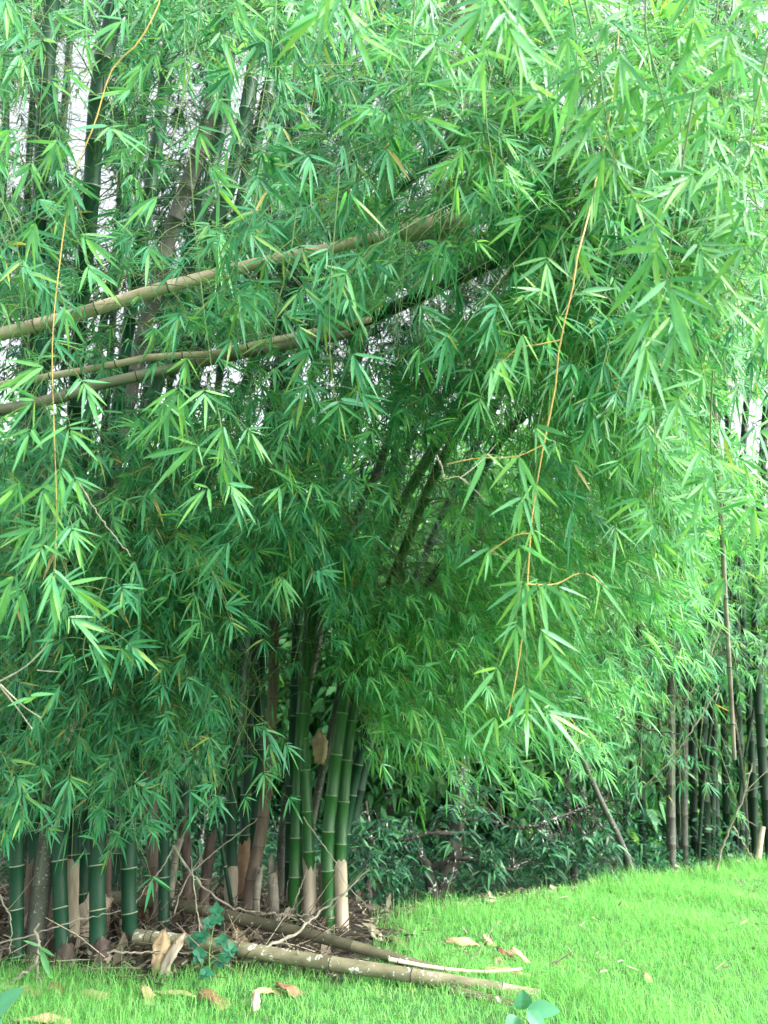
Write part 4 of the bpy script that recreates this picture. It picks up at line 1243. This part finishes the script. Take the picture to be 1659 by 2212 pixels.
sheath_thing('small pale sheath at the lawn edge near the rightmost near culm', 812, 2030, 0.18, 0.15, 'sheath', 0.8, 0.5)
sheath_thing('dark brown sheath in the lawn below the pale one', 860, 2045, 0.16, 0.12, 'sheath_brown', 1.1, 0.3)
sheath_thing('brown curled sheath in the lawn above the pole end', 1095, 2072, 0.17, 0.12, 'sheath_brown', 1.0, 0.4)
sheath_thing('straw coloured tilted sheath in the lawn above the pole end', 1125, 2078, 0.17, 0.10, 'sheath_tan', 1.1, 0.6)
sheath_thing('wide flat straw coloured sheath beside the pole end', 1095, 2118, 0.34, 0.2, 'sheath_tan', 1.5, 0.1, curl=0.5)
sheath_thing('small brown sheath behind the wide flat one', 1078, 2092, 0.13, 0.10, 'sheath_brown', 0.6, 0.5)
sheath_thing('tiny straw scrap alone on the right part of the lawn', 1400, 2118, 0.09, 0.05, 'sheath_tan', 0.4, 0.8)
sheath_thing('white scrap standing in the grass below the round brown sheath', 552, 2178, 0.12, 0.05, 'sheath', 0.3, 1.1)
# torn sheath hung up between the culms
o = sheath_thing('torn tan sheath caught high between the centre culms', 690, 1640, 0.30, 0.13, 'sheath_tan', 0.2, 1.35, z=None)
p = at_y(690, 1655, 7.1)
o.location = [float(v) for v in p]
o = sheath_thing('pale torn sheath slanting in the dark foliage at the lower left', 160, 1600, 0.26, 0.09, 'sheath', -0.7, 0.9)
p = at_d(160, 1610, 5.0)
o.location = [float(v) for v in p]


# ------------------------------------------------------------------ small plants
def leaf_plate(mb, p, d, n, L, Wd, mi=0):
    leaves(mb, np.array([p]), np.array([d]), np.array([n]), [L], [Wd], [0.12], True, mi, fold=0.12)


def seedling():
    base = at_z(455, 2118, 0.0)
    base[2] = ground_h(base[0], base[1])
    root = thing('seedling', 'blue green seedling with rounded leaflets in front of the fallen poles', 'seedling', base)
    mb = MB()
    tips = []
    stem = spline([base, at_y(452, 2060, base[1]), at_y(460, 2010, base[1]), at_y(468, 1965, base[1])], 14)
    tubes(mb, stem[None], np.linspace(0.006, 0.003, 14)[None], 6)
    stalks = [(440, 2020), (420, 2030), (480, 2030), (470, 1985), (455, 1990), (490, 2060), (432, 2060), (475, 2075), (445, 2100), (500, 2050)]
    ends = []
    for x, y in stalks:
        e = at_y(x, y, base[1] + RNG.normal(-0.03, 0.08))
        b = stem[int(np.argmin(np.abs(stem[:, 2] - (e[2] - 0.02))))]
        tubes(mb, bez(b, (b + e) / 2 + [0, 0, 0.03], e, 6)[None], np.linspace(0.0025, 0.0015, 6)[None], 4)
        ends.append(e)
    mb.build('stem', M['twig'], root, base)
    for e in ends + [stem[-1]]:
        ml = MB()
        for j in range(5):
            a = j * 1.25 + RNG.uniform(0, 0.5)
            d = np.array([math.cos(a), 0.35 * math.sin(a) - 0.3, math.sin(a) * 0.8 - 0.1])
            leaf_plate(ml, e, d, np.array([0, -0.8, 0.7]) + RNG.normal(0, 0.2, 3), RNG.uniform(0.045, 0.065), 0.046)
        ml.build('leaf_group', M['blue_leaf'], root, base)


seedling()


def broad_plant(label, base, spec, Y, mat='pale_leaf'):
    b = at_z(*base, 0.0)
    b[2] = ground_h(b[0], b[1])
    root = thing('broadleaf_seedling', label, 'seedling', b)
    mb = MB()
    for (x0, y0, x1, y1, wd, yy) in spec:
        s, e = at_y(x0, y0, Y + yy), at_y(x1, y1, Y + yy - 0.05)
        tubes(mb, bez(b, (b + s) / 2 + [0, 0, 0.05], s, 8)[None], np.linspace(0.004, 0.002, 8)[None], 5)
    mb.build('stem', M['twig'], root, b)
    for (x0, y0, x1, y1, wd, yy) in spec:
        s, e = at_y(x0, y0, Y + yy), at_y(x1, y1, Y + yy - 0.05)
        ml = MB()
        P, D = s, e - s
        L = np.linalg.norm(D)
        D = D / L
        S = nrm(np.cross(D, [0.05, -0.75, 0.65]))
        N = np.cross(S, D)
        n = 12
        V = []
        for i in range(n):
            t = i / (n - 1)
            hw = wd * 0.5 * math.sin(math.pi * (0.03 + 0.95 * t) ** 0.85) ** 0.8
            c = P + D * L * t - N * 0.12 * L * t * t
            for u in (-1, -0.6, -0.25, 0, 0.25, 0.6, 1):
                V.append(c + S * hw * u + N * (abs(u) ** 1.0 * 0.22 * hw + 0.02 * hw * math.cos(i * 2.2)))
        idx = np.arange(n * 7).reshape(n, 7)
        q = np.stack([idx[:-1, :-1], idx[:-1, 1:], idx[1:, 1:], idx[1:, :-1]], -1).reshape(-1, 4)
        ml.add(np.array(V), [q])
        ml.build('leaf', M[mat], root, b)


broad_plant('seedling with oval pale green leaves at the bottom edge, right of the pole end', (1150, 2230),
            [(1128, 2180, 1130, 2142, 0.10, 0), (1140, 2182, 1208, 2180, 0.09, -0.1), (1140, 2185, 1178, 2225, 0.08, -0.15), (1120, 2200, 1095, 2225, 0.09, -0.05)], 4.55)
broad_plant('big pale smooth leaves of a plant at the lower left corner', (-60, 2240),
            [(-45, 2215, 40, 2135, 0.12, 0), (-50, 2225, 10, 2235, 0.12, -0.1)], 4.3)
broad_plant('narrow leaved green sprout before the leftmost culms', (92, 2120),
            [(88, 2050, 107, 2110, 0.035, 0), (85, 2046, 115, 2062, 0.02, 0), (83, 2044, 52, 2030, 0.018, 0)], 5.35, 'young_leaf')


# ------------------------------------------------------------------ dark broadleaf tree behind the lawn's edge
def dark_tree(label, base, limbs, trunk_r, crown, nl, L0, Y, mat='dark_leaf', name='broadleaf_tree'):
    b = at_y(*base, Y)
    b[2] = ground_h(b[0], b[1]) - 0.05
    root = thing(name, label, 'tree', b)
    mb = MB()
    ends = []
    for k, (pts, r0, r1) in enumerate(limbs):
        P = [at_y(x, y, Y + dy) for x, y, dy in pts]
        if k == 0:
            P[0] = b
        q = spline(P, 26) + RNG.normal(0, r1 * 0.25, (26, 3))
        tubes(mb, q[None], np.linspace(r0, r1, 26)[None], 10)
        ends.append(q)
    mb.build('trunk', M['bark'], root, b)
    allp = np.vstack([e[8:] for e in ends])
    mt, ml = MB(), MB()
    for (x, y, rad, n) in crown:
        for _ in range(n):
            c = at_y(x + random.gauss(0, rad * 0.6), y + random.gauss(0, rad * 0.5), Y + random.uniform(-0.7, 0.9))
            j = int(np.argmin(np.linalg.norm(allp - c, axis=1)))
            tubes(mt, bez(allp[j], (allp[j] + c) / 2 + [0, 0, 0.15], c, 7)[None], np.linspace(0.008, 0.003, 7)[None], 4)
            m = nl
            an = RNG.uniform(0, 6.28, m)
            D = np.stack([np.cos(an), np.sin(an), RNG.uniform(-0.9, 0.35, m)], 1)
            leaves(ml, c + RNG.normal(0, 0.03, (m, 3)), D, np.array([0, -0.35, 1.0]) + RNG.normal(0, 0.3, (m, 3)), L0 * RNG.uniform(0.6, 1.2, m), L0 * 0.2 * RNG.uniform(0.8, 1.2, m), RNG.uniform(0.1, 0.5, m))
    mt.build('twigs', M['bark'], root, b)
    ml.build('crown', M[mat], root, b)


dark_tree('dark leaved tree with a white lichen patch on its forked trunk, behind the lawn edge', (945, 1975),
          [([(945, 1975, 0), (930, 1905, 0), (915, 1860, 0), (895, 1830, 0.1)], 0.09, 0.05),
           ([(945, 1960, 0.05), (970, 1870, 0.15), (985, 1780, 0.2), (1000, 1650, 0.3), (1010, 1500, 0.4)], 0.12, 0.06),
           ([(925, 1880, 0), (980, 1855, -0.1), (1040, 1860, -0.15), (1110, 1880, -0.1)], 0.035, 0.015),
           ([(985, 1800, 0.1), (920, 1800, -0.1), (880, 1815, -0.2), (820, 1800, -0.2)], 0.03, 0.012),
           ([(990, 1770, 0.1), (1060, 1775, -0.1), (1120, 1790, -0.2), (1190, 1770, -0.2), (1280, 1740, 0)], 0.03, 0.012)],
          0.1, [(850, 1800, 55, 20), (900, 1850, 50, 16), (985, 1760, 50, 18), (1040, 1850, 50, 14), (1100, 1830, 70, 24), (1200, 1830, 60, 22), (1280, 1820, 60, 18), (790, 1850, 40, 12), (1000, 1690, 60, 12), (1150, 1730, 70, 16)], 9, 0.16, 9.2)
dark_tree('dark bush filling the shade between the forked tree and the far clump', (1240, 1905),
          [([(1240, 1905, 0), (1235, 1830, 0), (1225, 1720, 0.1), (1240, 1600, 0.2)], 0.05, 0.02),
           ([(1240, 1880, 0), (1280, 1800, 0), (1320, 1700, 0.1)], 0.03, 0.012), ([(1238, 1870, 0), (1190, 1800, 0), (1150, 1720, 0.1)], 0.03, 0.012)],
          0.05, [(1230, 1850, 70, 22), (1310, 1840, 50, 18), (1170, 1870, 60, 16), (1270, 1740, 70, 16), (1340, 1770, 40, 10)], 9, 0.15, 10.2, name='bush')
dark_tree('dark shrub just behind the rightmost culms of the near clump', (800, 1950),
          [([(800, 1950, 0), (795, 1880, 0), (800, 1800, 0.1), (790, 1730, 0.1)], 0.04, 0.015)],
          0.05, [(790, 1870, 40, 18), (840, 1890, 40, 14), (800, 1800, 40, 10), (760, 1890, 30, 8)], 9, 0.15, 8.6, name='bush')
dark_tree('dim low bush seen between the feet of the near clump', (420, 1935),
          [([(420, 1935, 0), (430, 1860, 0), (440, 1780, 0.1)], 0.04, 0.015), ([(420, 1925, 0), (520, 1850, 0), (600, 1800, 0)], 0.03, 0.012), ([(420, 1925, 0), (320, 1850, 0), (240, 1800, 0)], 0.03, 0.012)],
          0.05, [(300, 1830, 90, 20), (450, 1850, 80, 22), (580, 1850, 70, 18), (160, 1850, 80, 18), (450, 1700, 100, 14), (250, 1650, 100, 14)], 9, 0.17, 9.6, name='bush')


# ------------------------------------------------------------------ far woodland as one mass
def woodland():
    mb = MB()
    ml = MB()
    lumps = []
    for i in range(60):
        y = RNG.uniform(17, 32)
        x = RNG.uniform(-1.0, 1.0) * y * 0.75
        lumps.append((x, y, RNG.uniform(2.0, 5.5)))
    for i in range(34):
        y = RNG.uniform(15, 22)
        x = -0.72 * y + (i + RNG.random()) / 34 * 1.08 * y
        lumps.append((x, y, y * RNG.uniform(0.40, 0.56) + 0.5))
    for i in range(16):
        y = RNG.uniform(17, 24)
        x = y * (0.25 + 0.032 * (i + RNG.random()))
        lumps.append((x, y, y * RNG.uniform(0.30, 0.46) + 0.5))
    for x, y, h in lumps:
        b = np.array([x, y, ground_h(x, y) - 0.2])
        tubes(mb, spline([b, b + [RNG.normal(0, 0.2), 0, h * 0.5], b + [RNG.normal(0, 0.4), 0, h]], 10)[None], np.linspace(0.12, 0.03, 10)[None], 7)
        n = int(300 * h)
        u = nrm(RNG.normal(0, 1, (n, 3)))
        rr = RNG.uniform(0.35, 1.0, (n, 1)) ** 0.5
        P = b + [0, 0, h * 0.55] + u * rr * np.array([h * 0.32 + 0.5, h * 0.32 + 0.5, h * 0.52])
        D = u * 0.6 + RNG.normal(0, 0.5, (n, 3)) + [0, 0, -0.2]
        leaves(ml, P, D, RNG.normal(0, 0.6, (n, 3)) + [0, 0, 0.8], RNG.uniform(0.16, 0.38, n), RNG.uniform(0.08, 0.18, n), RNG.uniform(0, 0.3, n), False, 0)
    root = ml.build('woodland', M['far_leaf'])
    t = mb.build('trunks', M['bark'], root)
    tag(root, 'bright green woodland glimpsed through the gaps far behind the bamboo', 'woodland', None, 'stuff')
    t['kind'] = 'stuff'


woodland()


# ------------------------------------------------------------------ grass and litter
def grass():
    n0 = 480000
    y = 4.1 + (RNG.random(n0) ** 0.8) * 8.6
    x = RNG.uniform(-0.62, 0.72, n0) * (y + 0.6)
    s = soil_mask(x, y)
    tuft = 0.5 + 0.5 * np.sin(x * 3.1 + 1.3 * np.sin(y * 2.3)) * np.sin(y * 3.7 + x)
    keep = (RNG.random(n0) > s * 1.02) & (RNG.random(n0) < 0.55 + 0.45 * tuft) & (y < crest_y(x) + 0.6)
    x, y, s = x[keep], y[keep], s[keep]
    n = len(x)
    h = RNG.uniform(0.04, 0.12, n) * (0.8 + 0.35 * np.sin(x * 2.0 + y) * np.sin(y * 1.7)) * np.where(s > 0.15, 1.5, 1) * np.where(RNG.random(n) < 0.02, 1.9, 1)
    z = ground_h(x, y)
    a = RNG.uniform(0, 6.283, n)
    lean = RNG.uniform(0.15, 1.5, n) * h
    h *= 1 + 0.7 * np.exp(-((y - crest_y(x)) / 0.35) ** 2) * RNG.random(n)
    wd = RNG.uniform(0.002, 0.004, n) * (0.6 + y / 12)
    P = np.stack([x, y, z - 0.005], 1)
    ld = np.stack([np.cos(a), np.sin(a), np.zeros(n)], 1)
    b = RNG.uniform(0, 6.283, n)
    wv = np.stack([np.cos(b), np.sin(b), np.zeros(n)], 1) * wd[:, None] * 0.5
    m1 = P + ld * (lean * 0.3)[:, None] + np.array([0, 0, 1.0]) * (h * 0.6)[:, None]
    m2 = P + ld * lean[:, None] + np.array([0, 0, 1.0]) * (h * (1 - 0.25 * lean / h))[:, None]
    V = np.stack([P - wv, P + wv, m1 - wv * 0.85, m1 + wv * 0.85, m2], 1).reshape(-1, 3)
    i = np.arange(n)[:, None] * 5
    mb = MB()
    mb.add(V, [i + np.array([[0, 1, 3, 2]]), i + np.array([[2, 3, 4]])])
    o = mb.build('grass', M['grass'])
    tag(o, 'bright green lawn grass in front of the bamboo and along its edge', 'grass', None, 'stuff')


grass()


def litter():
    n = 13000
    y = RNG.uniform(5.4, 10.5, n)
    x = RNG.uniform(-0.66, 0.55, n) * y
    s = soil_mask(x, y)
    keep = RNG.random(n) < np.clip(s, 0.09, 1)
    x, y = x[keep], y[keep]
    n = len(x)
    P = np.stack([x, y, ground_h(x, y) + RNG.uniform(0.005, 0.05, n)], 1)
    a = RNG.uniform(0, 6.283, n)
    D = np.stack([np.cos(a), np.sin(a), RNG.normal(0.05, 0.25, n)], 1)
    big = (RNG.random(n) < 0.1) & (soil_mask(x, y) > 0.3)
    mb = MB()
    leaves(mb, P, D, RNG.normal(0, 0.35, (n, 3)) + [0, 0, 1], np.where(big, 0.2, 0.12) * RNG.uniform(0.6, 1.2, n), np.where(big, 0.06, 0.016) * RNG.uniform(0.7, 1.3, n), RNG.uniform(-0.1, 0.2, n), True)
    ns = 620
    yy = 5.8 + RNG.random(ns) * 1.9 + 0.15 * RNG.normal(0, 1, ns)
    xx = RNG.uniform(-0.56, -0.07, ns) * yy
    D = RNG.normal(0, 0.7, (ns, 3)) + [0, 0, 0.22]
    D[:, 2] = np.abs(D[:, 2])
    leaves(mb, np.stack([xx, yy, ground_h(xx, yy)], 1), D, RNG.normal(0, 0.5, (ns, 3)) + [0, -1, 0.3], RNG.uniform(0.08, 0.26, ns), RNG.uniform(0.02, 0.075, ns), RNG.uniform(-0.2, 0.6, ns), True, fold=0.5)
    m = 1500
    yy = RNG.uniform(5.6, 8.5, m)
    xx = RNG.uniform(-0.6, -0.06, m) * yy
    A = np.stack([xx, yy, ground_h(xx, yy) + RNG.uniform(0.01, 0.12, m)], 1)
    an = RNG.uniform(0, 6.283, m)
    B = A + np.stack([np.cos(an), np.sin(an), np.abs(RNG.normal(0.1, 0.5, m))], 1) * RNG.uniform(0.1, 0.45, (m, 1))
    B[:, 2] = np.maximum(B[:, 2], ground_h(B[:, 0], B[:, 1]) + 0.005)
    tubes(mb, np.stack([A, (A + B) / 2 + RNG.normal(0, 0.012, (m, 3)), B], 1), np.tile([0.0035, 0.003, 0.002], (m, 1)), 4)
    o = mb.build('leaf_litter', M['litter'])
    tag(o, 'dry fallen leaves and bits of twig covering the soil under the bamboo', 'leaf litter', None, 'stuff')


litter()


def undergrowth():
    """low dark leaves over the shaded soil past the lawn"""
    n = 42000
    y = RNG.uniform(0.0, 1.0, n) ** 1.3 * 9.0
    x = RNG.uniform(-7.5, 11.5, n)
    y = y + crest_y(x) + np.where(x < 0.0, 1.3, np.where(x < 3.0, 1.7, 0.6))
    hmax = 0.12 + 0.62 * np.clip(np.sin(x * 2.3 + 1.8 * np.sin(y * 1.4)) * np.sin(y * 1.9 + x * 0.7) + 0.25 * np.sin(x * 7.1 + y * 5.0), -0.15, 1) + 0.05 * (y - crest_y(x))
    z = ground_h(x, y) + RNG.random(n) * np.maximum(hmax, 0.06)
    a = RNG.uniform(0, 6.283, n)
    D = np.stack([np.cos(a), np.sin(a), RNG.normal(0.1, 0.5, n)], 1)
    mb = MB()
    leaves(mb, np.stack([x, y, z], 1), D, RNG.normal(0, 0.4, (n, 3)) + [0, -0.3, 1], RNG.uniform(0.05, 0.22, n) * RNG.uniform(0.6, 1.2, n), RNG.uniform(0.012, 0.06, n), RNG.uniform(0, 0.5, n), False)
    o = mb.build('undergrowth', M['dark_leaf'])
    tag(o, 'dark low undergrowth covering the shaded ground behind the lawn edge', 'undergrowth', None, 'stuff')


undergrowth()
